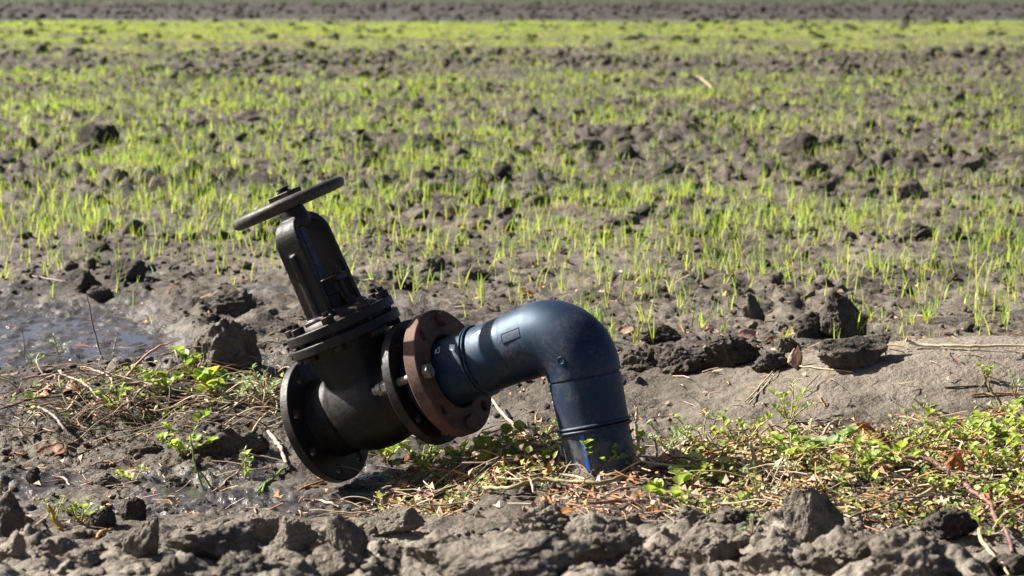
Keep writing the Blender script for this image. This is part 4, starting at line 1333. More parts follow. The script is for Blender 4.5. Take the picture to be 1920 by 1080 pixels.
ST = [
 ([(228,722),(246,696),(284,658),(316,643)], 7, "red", "stout rust-red dry stalk slanting up out of the weed tangle", "stand2"),
 ([(126,780),(143,752),(161,727)], 6, "tan", "short cut tan stalk leaning at the left of the weed tangle", "span"),
 ([(161,727),(190,712),(226,702)], 4.5, "tan", "tan stalk running on from the short cut one", "span"),
 ([(0,779),(59,755),(142,745),(246,741)], 4, "dark", "long thin dark twig across the left of the weed tangle", "span"),
 ([(71,761),(101,788),(120,812),(139,832)], 7, "grey", "thick grey stem lying downhill left of the mud flat", "span"),
 ([(118,706),(166,698),(205,718),(211,733)], 5, "tan", "arched tan stem on top of the weed tangle", "span"),
 ([(40,722),(80,712),(118,704),(160,730),(182,750),(192,758)], 5.5, "pink", "long pale bent stem lying along the tangle's left", "span"),
 ([(237,729),(326,720),(415,732),(530,748)], 5, "olive", "long greenish stem running from the tangle to the valve flange", "span"),
 ([(234,744),(243,766),(226,781),(201,786)], 5, "pink", "pink root curling below the weed tangle", "span"),
 ([(164,556),(172,600),(185,652),(195,680)], 4.5, "grey", "upright dead twig at the edge of the shiny wet mud", "stand"),
 ([(42,620),(45,645),(46,664)], 3, "grey", "short thin twig upright in the wet mud at far left", "stand"),
 ([(219,625),(215,650),(211,672)], 3.5, "tan", "short pale stub right of the upright dead twig", "stand"),
 ([(376,670),(372,700),(367,724)], 5.5, "tan", "thick tan stub standing before the big cracked clod", "stand"),
 ([(431,704),(450,673),(486,646),(540,650)], 4, "tan", "thin tan stem arching beside the big cracked clod", "span"),
 ([(300,692),(280,722),(262,740),(250,752)], 3.5, "tan", "thin straight stick leaning over the weed tangle", "span"),
 ([(190,700),(250,720),(320,742),(390,750),(440,740)], 3.5, "grey", "grey stem weaving through the middle of the tangle", "span"),
 ([(250,760),(290,772),(330,770),(352,752)], 3, "tan", "thin curved root hanging below the tangle's right end", "span"),
 ([(458,855),(474,809),(490,790),(506,776)], 4, "cream", "pale bent stem left of the valve's end flange", "span"),
 ([(506,720),(520,770),(514,790)], 3.5, "cream", "thin pale stem right against the valve's end flange", "span"),
 ([(502,812),(520,836),(530,856),(537,876)], 8.5, "pink", "thick greyish-pink root beside the valve's end flange", "span"),
 ([(480,930),(506,904),(524,886),(542,874)], 5, "green", "yellow-green grass stem lying under the end flange's left edge", "span"),
 ([(492,928),(500,906),(516,890)], 4, "green", "shorter green stem beside the grass stem under the end flange", "span"),
 ([(443,850),(470,856),(500,862),(530,866)], 3.5, "cream", "straw lying flat towards the end flange's foot", "span"),
 ([(356,812),(366,870),(374,898),(383,922)], 4, "green", "single green grass stem standing in the mud left of the valve", "stand"),
 ([(372,880),(392,906),(404,922)], 4, "green", "green blade leaning at the foot of the single grass stem", "stand"),
 ([(90,944),(100,970),(110,984),(118,998)], 8, "yellow", "bright yellow cut stalk in the left foreground", "stand"),
 ([(58,998),(78,982),(95,966)], 4, "pink", "pinkish twig crossing beside the yellow cut stalk", "span"),
 ([(181,1012),(196,1003),(213,993)], 7, "orange", "short orange stub right of the yellow cut stalk", "span"),
 ([(98,896),(122,898),(131,914)], 4.5, "pink", "pale pink hooked stem on the mud at left", "span"),
 ([(60,906),(100,906),(122,900)], 3, "pink", "thin pink stem running into the hooked one", "span"),
 ([(168,878),(190,868),(220,872),(238,860)], 3.5, "pink", "thin pink runner of the fleshy weed on the mud", "span"),
 ([(140,862),(180,842),(206,836)], 3, "dark", "dark thin twig behind the fleshy weed", "span"),
 ([(570,941),(600,943),(620,950),(636,956)], 5, "pink", "pink stalk lying behind the foreground clods below the flange", "span"),
 ([(560,922),(590,910),(612,900)], 4.5, "red", "dark red stick lying under the valve's end flange", "span"),
 ([(396,930),(420,914),(440,892),(452,882)], 4, "pink", "thin pinkish stem by the puddle left of the valve", "span"),
 ([(905,926),(960,922),(1007,908),(1060,917),(1122,921),(1172,907),(1212,888),(1290,885)], 7.5, "olive", "long thick vine curving along the ground in front of the riser pipe", "span"),
 ([(1256,892),(1280,896),(1304,902)], 6.5, "cream", "short white stub at the right end of the long thick vine", "span"),
 ([(992,906),(998,924),(999,934)], 4, "pink", "small side shoot hanging from the long thick vine's left", "span"),
 ([(1050,898),(1080,905),(1102,914)], 4, "cream", "pale straw lying at the riser pipe's foot", "span"),
 ([(1194,764),(1192,800),(1197,842)], 7, "cream", "pale stalk standing upright beside the riser pipe", "stand"),
 ([(1226,822),(1232,845),(1228,876)], 4, "tan", "thin brown stem standing right of the pale upright stalk", "stand"),
 ([(1130,940),(1160,930),(1196,924)], 4, "pink", "pink stem lying below the long thick vine", "span"),
 ([(1086,958),(1130,956),(1170,952),(1224,951)], 5, "purple", "purplish stem lying nearest the clods below the riser pipe", "span"),
 ([(1397,760),(1430,720),(1461,685)], 3.4, "tan", "straw rising to a sharp bend, right of the elbow", "span"),
 ([(1461,685),(1500,689),(1545,693),(1600,700)], 3.4, "tan", "straw running right from the sharp bend", "span"),
 ([(1404,764),(1436,724),(1463,689)], 2.8, "cream", "second thinner straw alongside the rising one", "span"),
 ([(1700,634),(1719,647),(1781,667),(1837,677),(1925,688)], 7, "cream", "long bleached stalk lying on the smooth mound at right", "fix5.28"),
 ([(1440,795),(1453,812),(1461,840)], 5, "orange", "orange stem standing in the weeds right of the riser pipe", "stand"),
 ([(1412,795),(1420,815),(1400,846)], 4, "red", "reddish crooked stem left of the orange standing one", "stand"),
 ([(1534,903),(1573,889),(1623,883),(1686,886)], 7, "olive", "olive arched stalk behind the pyramid-shaped clod", "span"),
 ([(1700,877),(1745,880),(1773,897),(1800,912),(1829,936),(1856,957),(1870,986),(1900,1030)], 8.5, "purple", "thick purple stalk bending down into the right foreground", "span"),
 ([(1693,962),(1743,930),(1788,896)], 7, "cream", "pale cut stalk propped against the purple one", "span"),
 ([(1856,957),(1836,975),(1837,1016),(1862,1060),(1890,1092)], 6, "tan", "tan root looping down from the purple stalk", "span"),
 ([(1852,712),(1860,734),(1874,752),(1880,782)], 5.5, "olive", "fresh upright shoot at the right edge of the weeds", "stand"),
 ([(1440,842),(1468,847),(1500,850),(1524,856)], 6, "pink", "pinkish stem lying across the middle of the weed carpet", "span"),
 ([(1390,843),(1420,836),(1450,842),(1470,880),(1480,905)], 5.5, "pink", "pale forked stem drooping over the weed carpet", "span"),
 ([(1526,852),(1545,822),(1560,804),(1590,798)], 5, "pink", "pink bent stem below the orange husk", "span"),
 ([(1650,950),(1690,915),(1720,893)], 4.5, "red", "dark reddish stick before the olive arched stalk", "span"),
 ([(1840,812),(1862,800),(1874,802),(1858,830)], 4.5, "cream", "folded pale straw at the right of the weed carpet", "span"),
 ([(1924,856),(1906,878),(1912,902)], 7, "yellow", "yellow curved stalk cut by the right edge", "span"),
 ([(1770,728),(1815,726),(1856,724)], 3, "dark", "dark twig lying on the smooth mound", "span"),
 ([(1820,742),(1870,736),(1918,741)], 4.5, "red", "rusty dry stem on the mound at the right edge", "span"),
 ([(918,742),(950,800),(1000,838),(1052,868)], 5.5, "cream", "long pale grass straw leaning between flange and riser", "span"),
 ([(930,905),(985,908),(1040,886)], 4, "tan", "tan stem in the weeds left of the riser pipe", "span"),
 ([(1030,862),(1046,850),(1056,872)], 6, "pink", "pink hooked stem left of the riser pipe's foot", "span"),
 ([(130,690),(180,694),(240,688)], 2.6, "dark", "fine dark twig along the bank above the tangle", "span"),
 ([(290,672),(332,662),(356,652)], 4, "orange", "orange-brown stick lying on the wet mud", "span"),
 ([(58,519),(90,526),(118,530)], 4.5, "grey", "grey stick lying behind the shiny mud at left", "span"),
 ([(1306,146),(1322,156),(1336,166)], 14, "cream", "pale straw sticking out of the field, upper right", "span"),
]
for pts_, r_, col_, lab, mode_ in ST:
    if mode_ == "stand2":
        stalk(pts_[::-1], r_, col_, lab, "stand", taper=.45)
    else:
        nm = "twig" if col_ in ("grey", "dark") else "dry_stalk"
        if col_ in ("green",): nm = "grass_straw"
        stalk(pts_, r_, col_, lab, mode_, name=nm, cat=nm.replace("_", " ") if nm != "dry_stalk" else "stalk")

# --- dry leaves and onion husks: curled sheets
def husk(px, py, w, h, col, label, seed, name="dry_leaf", cat="dry leaf", curl=1.2, lift=.35, yaw=None):
    g_, d = hit(px, py); s = d / FPX; W, L = w * s, h * s
    if name == 'onion_husk': W, L = W * .85, L * .85; g_[2] += .012
    rs = np.random.RandomState(seed); n_, m_ = 11, 9
    v = []
    for i in range(n_):
        a = i / (n_ - 1) * 2 - 1
        half = (1 - abs(a) ** 2.3) ** .7 * .5 + .02
        half *= 1 + .25 * rs.normal() * .5
        for j in range(m_):
            b = (j / (m_ - 1) * 2 - 1) * half
            th = b * 2 * curl
            x = a * .5 + .05 * rs.normal() * .3; y = math.sin(th) / (2 * curl) * 1.4; z = (1 - math.cos(th)) * .45 + .18 * math.sin(a * 2.1 + seed) + .03 * rs.normal()
            v.append((x * W, y * max(L, W * .5) * 1.2, z * max(L, W * .35)))
    v = np.array(v)
    f = [(i * m_ + j, i * m_ + j + 1, (i + 1) * m_ + j + 1, (i + 1) * m_ + j) for i in range(n_ - 1) for j in range(m_ - 1)]
    v = v @ rotz(rs.uniform(-.5, .5) if yaw is None else yaw).T
    tl = rs.uniform(.2, .7); c, s_ = math.cos(tl), math.sin(tl)
    v = np.stack([v[:, 0], v[:, 1] * c - v[:, 2] * s_, v[:, 1] * s_ + v[:, 2] * c], 1)
    v[:, 2] -= v[:, 2].min()
    o = link(name, raw_mesh(name, v, f), SM[col], None, (g_[0], g_[1], g_[2] - .003))
    so = o.modifiers.new("thickness", 'SOLIDIFY'); so.thickness = .0006
    tag(o, label, cat)
    return o
for a in [
 (1622, 836, 58, 42, "husk", "glossy orange onion husk at the top of the weed carpet", 1, "onion_husk", "husk"),
 (1655, 838, 40, 34, "husk_brown", "brown torn husk right of the glossy orange one", 2, "onion_husk", "husk"),
 (1790, 904, 46, 48, "husk", "tan-orange husk above the purple stalk", 3, "onion_husk", "husk"),
 (1345, 824, 26, 14, "husk", "small orange husk at the rear of the weeds right of the riser", 4, "onion_husk", "husk"),
 (1228, 968, 28, 16, "husk", "small orange husk against the foreground clods", 5, "onion_husk", "husk"),
 (1060, 972, 36, 14, "husk", "orange husk scrap below the long thick vine", 6, "onion_husk", "husk"),
 (1180, 944, 44, 16, "husk_pale", "pale crumpled husk below the vine's bend", 7, "onion_husk", "husk"),
 (1350, 904, 46, 18, "husk", "orange-brown husk half under the weeds by the white stub", 8, "onion_husk", "husk"),
 (1560, 866, 50, 18, "husk", "reddish-orange husk deep in the weed carpet", 9, "onion_husk", "husk"),
 (1860, 872, 44, 20, "husk", "orange husk near the right edge of the weed carpet", 10, "onion_husk", "husk"),
 (1250, 872, 46, 18, "husk_pink", "pink papery husk right of the upright pale stalk", 11, "onion_husk", "husk"),
 (98, 852, 58, 18, "husk_brown", "curled brown leaf lying on the mud at far left", 12, "dry_leaf", "dry leaf"),
 (284, 840, 28, 12, "husk_brown", "small red-brown leaf on the bare mud left of the valve", 13, "dry_leaf", "dry leaf"),
 (986, 558, 34, 14, "husk", "orange dry scrap on the soil above the sloping pipe", 14, "dry_leaf", "dry leaf"),
 (1450, 646, 36, 20, "husk_brown", "brown dry leaf among sprouts behind the crumbled ridge", 15, "dry_leaf", "dry leaf"),
 (1404, 634, 40, 14, "husk_pink", "pinkish dry leaf behind the crumbled ridge", 16, "dry_leaf", "dry leaf"),
 (1334, 626, 30, 18, "husk_pink", "pale dry leaf on top of the crumbled ridge", 17, "dry_leaf", "dry leaf"),
 (1478, 632, 34, 16, "husk_pale", "pale curled leaf left of the squat clod", 18, "dry_leaf", "dry leaf"),
 (80, 744, 26, 16, "husk", "orange dry leaf at the left end of the weed tangle", 19, "dry_leaf", "dry leaf"),
 (134, 736, 36, 26, "husk_brown", "rusty hanging leaf in the middle of the weed tangle", 20, "dry_leaf", "dry leaf"),
 (596, 1032, 34, 12, "husk_brown", "red-brown leaf between clods at the bottom", 21, "dry_leaf", "dry leaf"),
 (492, 950, 20, 14, "husk_brown", "red-brown leaf scrap behind the foreground clods", 22, "dry_leaf", "dry leaf"),
 (405, 956, 26, 16, "husk_brown", "dark red leaf near the foreground clods at left", 23, "dry_leaf", "dry leaf"),
 (686, 912, 50, 14, "husk_pink", "pinkish dead leaf under the valve body", 24, "dry_leaf", "dry leaf"),
 (1172, 628, 40, 18, "husk_pink", "brownish dry leaf just right of the elbow", 25, "dry_leaf", "dry leaf"),
 (790, 1000, 34, 12, "husk_pink", "pinkish dry scrap on the pale soil in front", 26, "dry_leaf", "dry leaf"),
 (900, 974, 26, 14, "husk_pale", "whitish husk scrap on the slope below the weeds", 27, "dry_leaf", "dry leaf"),
 (1490, 690, 26, 34, "husk_pale", "grey-white curled strip beside the sharp straw bend", 28, "dry_leaf", "dry leaf"),
]:
    husk(*a)

# a dried onion with its neck, in the weeds
def onion(px, py, w, label):
    g_, d = hit(px, py); s = d / FPX; r_ = w * s / 2
    prof = [(0, .02), (.04, .35), (.25, .8), (.55, 1.0), (.9, .95), (1.25, .65), (1.5, .34), (1.75, .20), (2.1, .16)]
    P = np.array([(0.22 * max(0, t - .9) ** 2 * r_, 0, t * r_) for t, _ in prof])
    t = empty("onion", (g_[0], g_[1] + r_ * .6, g_[2] - r_ * .3))
    sp = smooth_path(np.array([[p[0], p[2], q * r_] for p, (_, q) in zip(P, prof)]), 4)
    n_ = 28; V = []
    for x, z, q in sp:
        for k in range(n_):
            a = 2 * math.pi * k / n_
            V.append((x + q * math.cos(a) * (1 + .03 * math.cos(5 * a)), q * math.sin(a) * .9, z))
    f = [(i * n_ + k, i * n_ + (k + 1) % n_, (i + 1) * n_ + (k + 1) % n_, (i + 1) * n_ + k) for i in range(len(sp) - 1) for k in range(n_)]
    link("bulb", raw_mesh("bulb", np.array(V), f), SM["husk_pale"], t)
    pth = smooth_path([(r_ * .3, 0, r_ * 2.0), (r_ * .15, 0, r_ * 2.6), (-r_ * .05, .0, r_ * 3.3)], 5)
    v, ff = tube_arrays(pth, np.linspace(r_ * .2, r_ * .1, len(pth)), 9)
    link("stem", raw_mesh("stem", v, ff), SM["tan"], t)
    tag(t, label, "onion")
onion(1408, 902, 48, "pale dried onion bulb with a short neck in the weeds right of the riser")

# --- green weeds
M["leaf"] = leaf_mat("weed_leaf", (.19, .33, .055), (.50, .55, .12), None, .5, .48, attr=False)
M["leaf_grey"] = leaf_mat("grey_green_leaf", (.22, .33, .15), (.38, .46, .25), None, .45, .5, attr=False)
M["cover"] = leaf_mat("ground_cover_leaf", (.20, .33, .07), (.56, .58, .22), None, .5, .48, attr=True)

def leaf_shape(kind):
    n_ = 7
    prof = {"spoon": [.10, .18, .30, .42, .50, .46, .05], "oval": [.06, .34, .50, .50, .40, .24, .02], "lance": [.05, .16, .24, .26, .20, .12, .01]}[kind]
    v = []
    for i in range(n_):
        s = i / (n_ - 1)
        for j in (-1, -.5, 0, .5, 1):
            w = prof[i] * .95
            v.append((j * w, s, abs(j) * w * .35 + .10 * math.sin(s * 2.6) - .0))
    f = [(i * 5 + j, i * 5 + j + 1, (i + 1) * 5 + j + 1, (i + 1) * 5 + j) for i in range(n_ - 1) for j in range(4)]
    return np.array(v), f
LV = {k: leaf_shape(k) for k in ("spoon", "oval", "lance")}
_leafme = {}
def leaf_mesh(kind, mat):
    if (kind, mat) not in _leafme:
        me = raw_mesh("leaf", *LV[kind]); me.materials.append(M[mat]); _leafme[(kind, mat)] = me
    return _leafme[(kind, mat)]

def weed(px, py, span, height, kind, label, seed, stems=4, leaves=6, mat="leaf", lsize=16, stem_col="pink", name="weed"):
    """span/height in photograph pixels, lsize: leaf length in px"""
    g_, d = hit(px, py); s = d / FPX; rs = np.random.RandomState(seed)
    t = empty(name, (g_[0], g_[1], g_[2]))
    for k in range(stems):
        az = 2 * math.pi * (k + rs.uniform(-.3, .3)) / stems
        L = span * s * .5 * rs.uniform(.6, 1.1); hz = height * s * rs.uniform(.45, 1.05)
        pts = []
        bend = rs.uniform(-.6, .6)
        for i in range(6):
            q = i / 5; a = az + bend * q
            pts.append((L * q * math.cos(a), L * q * math.sin(a) * .8, hz * (math.sin(q * 1.5) ** 1.2) + (gz(g_[0] + L * q * math.cos(a), g_[1] + L * q * math.sin(a) * .8) - g_[2]) * min(1, q * 2) + .002))
        P = smooth_path(pts, 3)
        v, f = tube_arrays(P, np.linspace(.0021, .0011, len(P)), 6)
        st = link("stem", raw_mesh("stem", v, f), SM[stem_col], t)
        leaves_ = leaves + 2
        for i in range(leaves_ + 3):
            tip = i >= leaves_
            q = 1.0 if tip else .25 + .72 * i / leaves_
            p = P[min(len(P) - 1, int(q * (len(P) - 1)))]
            lf = bpy.data.objects.new("leaf", leaf_mesh(kind, mat)); COL.objects.link(lf); lf.parent = st
            sz = lsize * .80 * s * rs.uniform(.55, 1.3)
            lf.location = p; lf.scale = (sz, sz, sz)
            yaw = rs.uniform(0, 6.28) if tip else az + (1.3 if i % 2 else -1.3) - 1.57 + rs.uniform(-.4, .4)
            lf.rotation_euler = (rs.uniform(.15, .95), rs.uniform(-.35, .35), yaw)
    tag(t, label, "weed")
    return t
for a in [
 (345, 862, 110, 62, "spoon", "small fleshy-leaved weed alone on the mud left of the valve", 1, 6, 5, "leaf", 19),
 (250, 905, 80, 18, "spoon", "creeping weed with few leaves in front of the fleshy one", 2, 3, 3, "leaf", 15),
 (152, 985, 70, 40, "spoon", "yellowish weed right of the yellow cut stalk", 3, 5, 3, "leaf", 16),
 (100, 985, 60, 44, "lance", "weed growing round the yellow cut stalk", 4, 4, 4, "leaf_grey", 14),
 (392, 745, 70, 50, "oval", "broad-leaved weed in front of the big cracked clod", 5, 5, 2, "leaf", 30),
 (352, 715, 60, 46, "oval", "weed with oval leaves left of the thick tan stub", 6, 4, 3, "leaf", 22),
 (300, 742, 70, 36, "oval", "weed with few broad leaves in the tangle's middle", 7, 4, 2, "leaf", 24),
 (440, 760, 80, 44, "lance", "grey-green weed between the broad-leaved one and the flange", 8, 6, 6, "leaf_grey", 16),
 (492, 760, 80, 62, "lance", "taller grey-green weed touching the valve's end flange", 9, 6, 6, "leaf_grey", 18),
 (215, 768, 90, 30, "spoon", "low fleshy weed under the tangle's tan stalks", 10, 6, 5, "leaf", 14),
 (62, 700, 60, 44, "lance", "thin weed on the bank at the far left", 11, 4, 4, "leaf_grey", 13),
 (110, 668, 40, 40, "lance", "small weed at the rim of the wet mud", 12, 3, 4, "leaf_grey", 13),
 (460, 900, 50, 34, "spoon", "yellow-green sprig by the puddle left of the end flange", 13, 3, 4, "leaf", 15),
 (724, 868, 100, 56, "oval", "leafy weed under the valve body", 14, 7, 4, "leaf", 22),
 (790, 882, 110, 50, "spoon", "dense small-leaved weed below the black flange", 15, 8, 6, "leaf", 15),
 (868, 880, 100, 56, "oval", "weed with pointed leaves below the rusty flange", 16, 7, 3, "leaf", 22),
 (944, 880, 110, 70, "oval", "tallest leafy weed between the flanges and the riser", 17, 7, 3, "leaf", 26),
 (1000, 892, 90, 44, "oval", "weed with dark leaves just left of the riser pipe", 18, 6, 4, "leaf", 20),
 (840, 908, 90, 30, "spoon", "low greyish weed in front of the dense small-leaved one", 19, 6, 5, "leaf_grey", 12),
 (1112, 905, 110, 66, "spoon", "fleshy sprig rising in front of the riser pipe", 20, 5, 5, "leaf", 21),
 (1176, 900, 110, 84, "spoon", "tall fleshy sprig at the riser pipe's right edge", 21, 5, 6, "leaf", 18),
 (1250, 850, 110, 56, "lance", "upright weed behind the vine's right end", 22, 6, 6, "leaf_grey", 18),
 (1316, 852, 120, 70, "lance", "bushy weed behind the small orange husk", 23, 8, 6, "leaf", 18),
 (1388, 848, 110, 60, "lance", "weed left of the orange standing stem", 24, 7, 6, "leaf", 18),
 (1300, 918, 110, 44, "spoon", "weed beside the short white stub", 25, 7, 5, "leaf", 17),
 (1248, 950, 80, 44, "oval", "bright broad-leaved weed before the clods under the vine", 26, 4, 2, "leaf", 26),
 (1430, 950, 120, 66, "lance", "feathery weed left of the pyramid-shaped clod", 27, 9, 7, "leaf_grey", 14),
 (1410, 1006, 50, 40, "spoon", "tiny weed hanging among foreground clods", 28, 4, 6, "leaf_grey", 9),
 (1490, 876, 120, 60, "oval", "leafy weed in the centre of the weed carpet", 29, 7, 4, "leaf", 20),
 (1556, 862, 110, 60, "oval", "weed with one large grey-green leaf by the pink bent stem", 30, 5, 3, "leaf_grey", 30),
 (1610, 900, 120, 52, "oval", "dark-leaved weed under the olive arched stalk", 31, 7, 4, "leaf", 22),
 (1668, 884, 110, 50, "oval", "broad green weed behind the olive arched stalk", 32, 6, 4, "leaf", 22),
 (1740, 858, 120, 56, "lance", "weed left of the tan-orange husk", 33, 8, 6, "leaf", 17),
 (1806, 842, 130, 66, "spoon", "dense fleshy weed behind the tan-orange husk", 34, 9, 6, "leaf", 18),
 (1880, 836, 130, 70, "spoon", "big fleshy weed at the right edge of the carpet", 35, 9, 6, "leaf", 20),
 (1860, 894, 130, 60, "spoon", "fleshy weed below the big one at the right edge", 36, 8, 6, "leaf", 19),
 (1760, 936, 90, 40, "spoon", "weed in the shade of the purple stalk", 37, 6, 4, "leaf", 16),
 (1900, 945, 90, 50, "spoon", "weed right of the purple stalk's bend", 38, 6, 6, "leaf", 18),
 (1850, 1008, 90, 44, "lance", "shaded weed inside the loop of the tan root", 39, 6, 5, "leaf", 15),
 (1848, 716, 30, 26, "oval", "tuft of small leaves on the tip of the fresh shoot", 40, 3, 2, "leaf", 14),
 (1480, 796, 90, 66, "lance", "narrow-leaved weed at the rear of the carpet below the straws", 41, 6, 5, "leaf", 22),
 (1704, 836, 90, 40, "lance", "small weed right of the brown torn husk", 42, 5, 6, "leaf_grey", 15),
 (1735, 772, 50, 20, "lance", "tiny weed on the smooth mound", 43, 4, 3, "leaf_grey", 12),
 (1904, 746, 50, 36, "lance", "weed sprig at the mound's right edge", 44, 4, 4, "leaf_grey", 14),
]:
    weed(*a)

# --- leafy ground cover and straw litter: nobody could count it
def leaves_mass(n_, rs, size, hmax, kind):
    X = rs.uniform(-1.35, 1.55, n_); Y = rs.uniform(4.05, 5.7, n_)
    c = in_cover(X, Y, True) * (.35 + .9 * sstep(-.3, .3, noise2(X * 7, Y * 7, 82)))
    k = rs.rand(n_) < c; X, Y = X[k], Y[k]; m_ = len(X)
    Z = ground_h(X, Y) + rs.rand(m_) ** 1.6 * hmax * (.4 + .6 * sstep(-.2, .3, noise2(X * 6, Y * 6, 83)))
    v, f = LV[kind]; f = np.array([[a, b, c_] for a, b, c_, d in f] + [[a, c_, d] for a, b, c_, d in f])
    # coarse leaf: keep outer and mid columns only
    S = size * rs.uniform(.55, 1.35, m_); yaw = rs.uniform(0, 6.28, m_); pit = rs.uniform(-.2, 1.1, m_); rol = rs.normal(0, .4, m_)
    p = v[None] * S[:, None, None]
    c_, s_ = np.cos(rol)[:, None], np.sin(rol)[:, None]; p = np.stack([p[..., 0] * c_ + p[..., 2] * s_, p[..., 1], -p[..., 0] * s_ + p[..., 2] * c_], -1)
    c_, s_ = np.cos(pit)[:, None], np.sin(pit)[:, None]; p = np.stack([p[..., 0], p[..., 1] * c_ - p[..., 2] * s_, p[..., 1] * s_ + p[..., 2] * c_], -1)
    c_, s_ = np.cos(yaw)[:, None], np.sin(yaw)[:, None]; p = np.stack([p[..., 0] * c_ - p[..., 1] * s_, p[..., 0] * s_ + p[..., 1] * c_, p[..., 2]], -1)
    p += np.stack([X, Y, Z], 1)[:, None, :]
    Fc = (f[None] + (np.arange(m_) * len(v))[:, None, None]).reshape(-1, 3)
    return p.reshape(-1, 3), Fc, np.repeat(rs.rand(m_), len(v)), np.zeros(m_ * len(v)) + 1

def coarse(kind):
    v, f = LV[kind]; idx = [i * 5 + j for i in range(0, 7, 2) for j in (0, 2, 4)]
    vv = v[idx]; ff = [(i * 3 + j, i * 3 + j + 1, (i + 1) * 3 + j + 1, (i + 1) * 3 + j) for i in range(3) for j in range(2)]
    return vv, ff
for k in list(LV): LV["c_" + k] = coarse(k)
rs = np.random.RandomState(21)
o = leaf_obj("ground_cover", join([leaves_mass(16000, rs, .012, .036, "c_spoon"), leaves_mass(12000, rs, .015, .052, "c_lance"), leaves_mass(1500, rs, .019, .06, "c_oval")]), M["cover"])
tag(o, "mat of small green weed leaves round the foot of the pipe and to its right", "ground cover", None, "stuff")

def litter(n_, rs, straw=True):
    X = np.concatenate([rs.uniform(-1.4, 1.55, n_), rs.uniform(-1.4, 1.6, n_ // 3)]); Y = np.concatenate([rs.uniform(4.05, 5.7, n_), rs.uniform(4.2, 8.0, n_ // 3)])
    c = np.concatenate([np.minimum(1, in_cover(X[:n_], Y[:n_]) + (.05 if straw else .02)), np.full(n_ // 3, .16 if straw else .07)])
    k = rs.rand(len(X)) < c; X, Y = X[k], Y[k]; m_ = len(X)
    Z = ground_h(X, Y) + rs.rand(m_) ** 2 * .034 * in_cover(X, Y) + rs.rand(m_) * .004
    V, Fc, off = [], [], 0
    for x, y, z in zip(X, Y, Z):
        a = rs.uniform(0, 6.28)
        if straw:
            L = rs.uniform(.015, .09); w = rs.uniform(.0007, .0018); dz = rs.normal(0, .12) * L; bend = rs.normal(0, .15) * L
            c_, s_ = math.cos(a), math.sin(a)
            P = np.array([(-L / 2 * c_, -L / 2 * s_, -dz), (bend * -s_, bend * c_, w), (L / 2 * c_, L / 2 * s_, dz)]) + (x, y, z + abs(dz) * .5)
            sd = np.array([-s_, c_, 0]) * w; up = np.array([0, 0, w * 1.6])
            v = np.concatenate([P - sd, P + sd, P + up]); f = [(0, 1, 4, 3), (1, 2, 5, 4), (0, 6, 7, 1), (1, 7, 8, 2), (3, 4, 7, 6), (4, 5, 8, 7)]
        else:
            L = rs.uniform(.008, .028); W = L * rs.uniform(.3, .7); c_, s_ = math.cos(a), math.sin(a); q = rs.normal(0, .35, 5) * L
            loc = [(-L / 2, 0, q[0] * .4), (-L * .1, -W / 2, q[1]), (0, 0, .002), (-L * .1, W / 2, q[2]), (L / 2, 0, q[3] * .6), (L * .25, -W * .35, q[4] * .5)]
            v = np.array([(x + p * c_ - r_ * s_, y + p * s_ + r_ * c_, z + .003 + abs(h)) for p, r_, h in loc]); f = [(0, 1, 2, 3), (2, 1, 5, 4), (3, 2, 4, 4)][:2]
            f = [(0, 1, 2, 3), (1, 5, 4, 2)]
        V.append(v); Fc += [tuple(i + off for i in t) for t in f]; off += len(v)
    return np.concatenate(V), np.array(Fc)

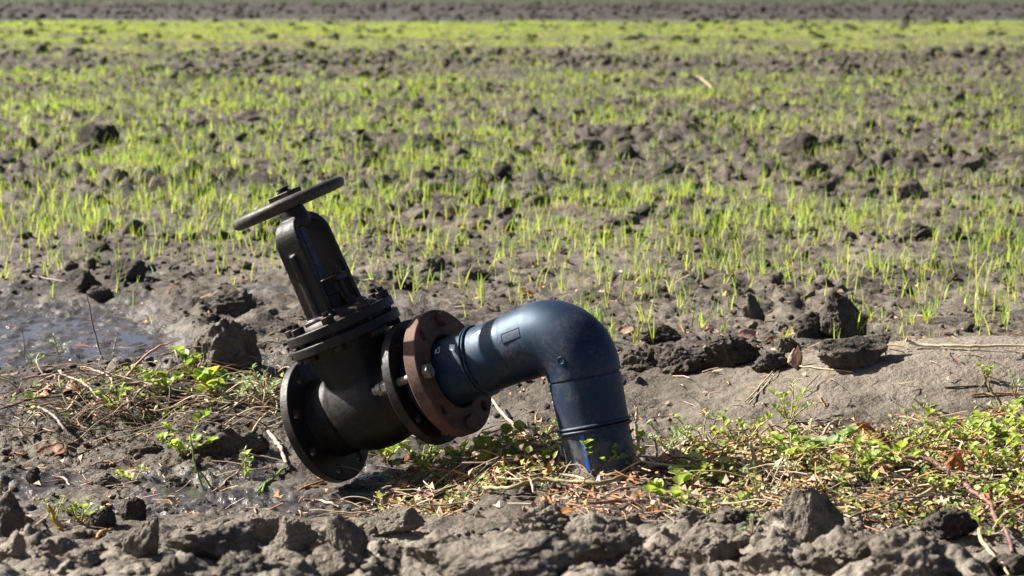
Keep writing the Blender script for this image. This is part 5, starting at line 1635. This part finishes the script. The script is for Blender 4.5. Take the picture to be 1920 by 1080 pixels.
def litter_mat(name="dry_litter", cols=None):
    m, nt = new_mat(name); g = N(nt)
    r_ = g.n("ShaderNodeNewGeometry").outputs["Random Per Island"]
    ramp = g.n("ShaderNodeValToRGB", {0: r_}); e = ramp.color_ramp; e.interpolation = 'CONSTANT'
    cols = cols or [(.33, .25, .16), (.40, .31, .21), (.22, .15, .10), (.44, .28, .21), (.38, .16, .07), (.38, .28, .22), (.15, .11, .08), (.52, .23, .08)]
    e.elements[0].color = rgb(*cols[0]); e.elements[1].position = 1 / 8; e.elements[1].color = rgb(*cols[1])
    for i in range(2, 8):
        q = e.elements.new(i / 8); q.color = rgb(*cols[i])
    g.out(g.bsdf(Base_Color=ramp.outputs[0], Roughness=.7, Specular_IOR_Level=.3))
    return m
M["litter"] = litter_mat()
a = litter(7000, np.random.RandomState(31), True); b = litter(15000, np.random.RandomState(32), False)
o = link("dry_litter", raw_mesh("dry_litter", np.concatenate([a[0], b[0]]), np.concatenate([a[1], b[1] + len(a[0])]), False), M["litter"])
tag(o, "bits of straw and dry husk scattered over the soil and weeds", "litter", None, "stuff")

# tangled thin dry stems: left bank and through the right-hand weeds
def tangle(n_, rs, x0, x1, y0, y1, hmax):
    V, Fc, off = [], [], 0
    for _ in range(n_):
        x, y = rs.uniform(x0, x1), rs.uniform(y0, y1); a = rs.normal(0, .55) + (math.pi if rs.rand() < .5 else 0)
        L = rs.uniform(.07, .30); hh = rs.uniform(.2, 1) * hmax; bend = rs.normal(0, .9); tip = rs.rand() ** 2 * hmax * .9
        pt = []
        for i in range(7):
            q = i / 6; aa = a + bend * q
            x += L / 6 * math.cos(aa); y += L / 6 * math.sin(aa) * .6
            pt.append((x, y, hh * math.sin(math.pi * q) * .8 + tip * q + .003))
        P = smooth_path(pt, 2)
        P[:, 2] += ground_h(P[:, 0], P[:, 1], False) + .004
        r_ = rs.uniform(.0009, .0026)
        v, f = tube_arrays(P, np.linspace(r_, r_ * .55, len(P)), 5)
        V.append(v); Fc += [tuple(i + off for i in t) for t in f]; off += len(v)
    return V, Fc, off
ta = tangle(150, np.random.RandomState(61), -1.28, -.52, 5.22, 5.60, .055)
tb = tangle(120, np.random.RandomState(62), .28, 1.35, 4.12, 4.80, .050)
tc = tangle(40, np.random.RandomState(63), -.30, .10, 4.42, 4.85, .045)
V, Fc, off = [], [], 0
for v, f, n_ in (ta, tb, tc):
    V += v; Fc += [tuple(i + off for i in t) for t in f]; off += n_
o = link("dry_stem_tangle", raw_mesh("dry_stem_tangle", np.concatenate(V), Fc), litter_mat("dry_thin_stems", [(.30, .23, .14), (.38, .30, .19), (.14, .11, .08), (.33, .24, .17), (.24, .12, .07), (.36, .29, .20), (.09, .07, .055), (.22, .20, .10)]))
tag(o, "tangle of thin dry stems on the left bank and through the weeds", "dry stems", None, "stuff")
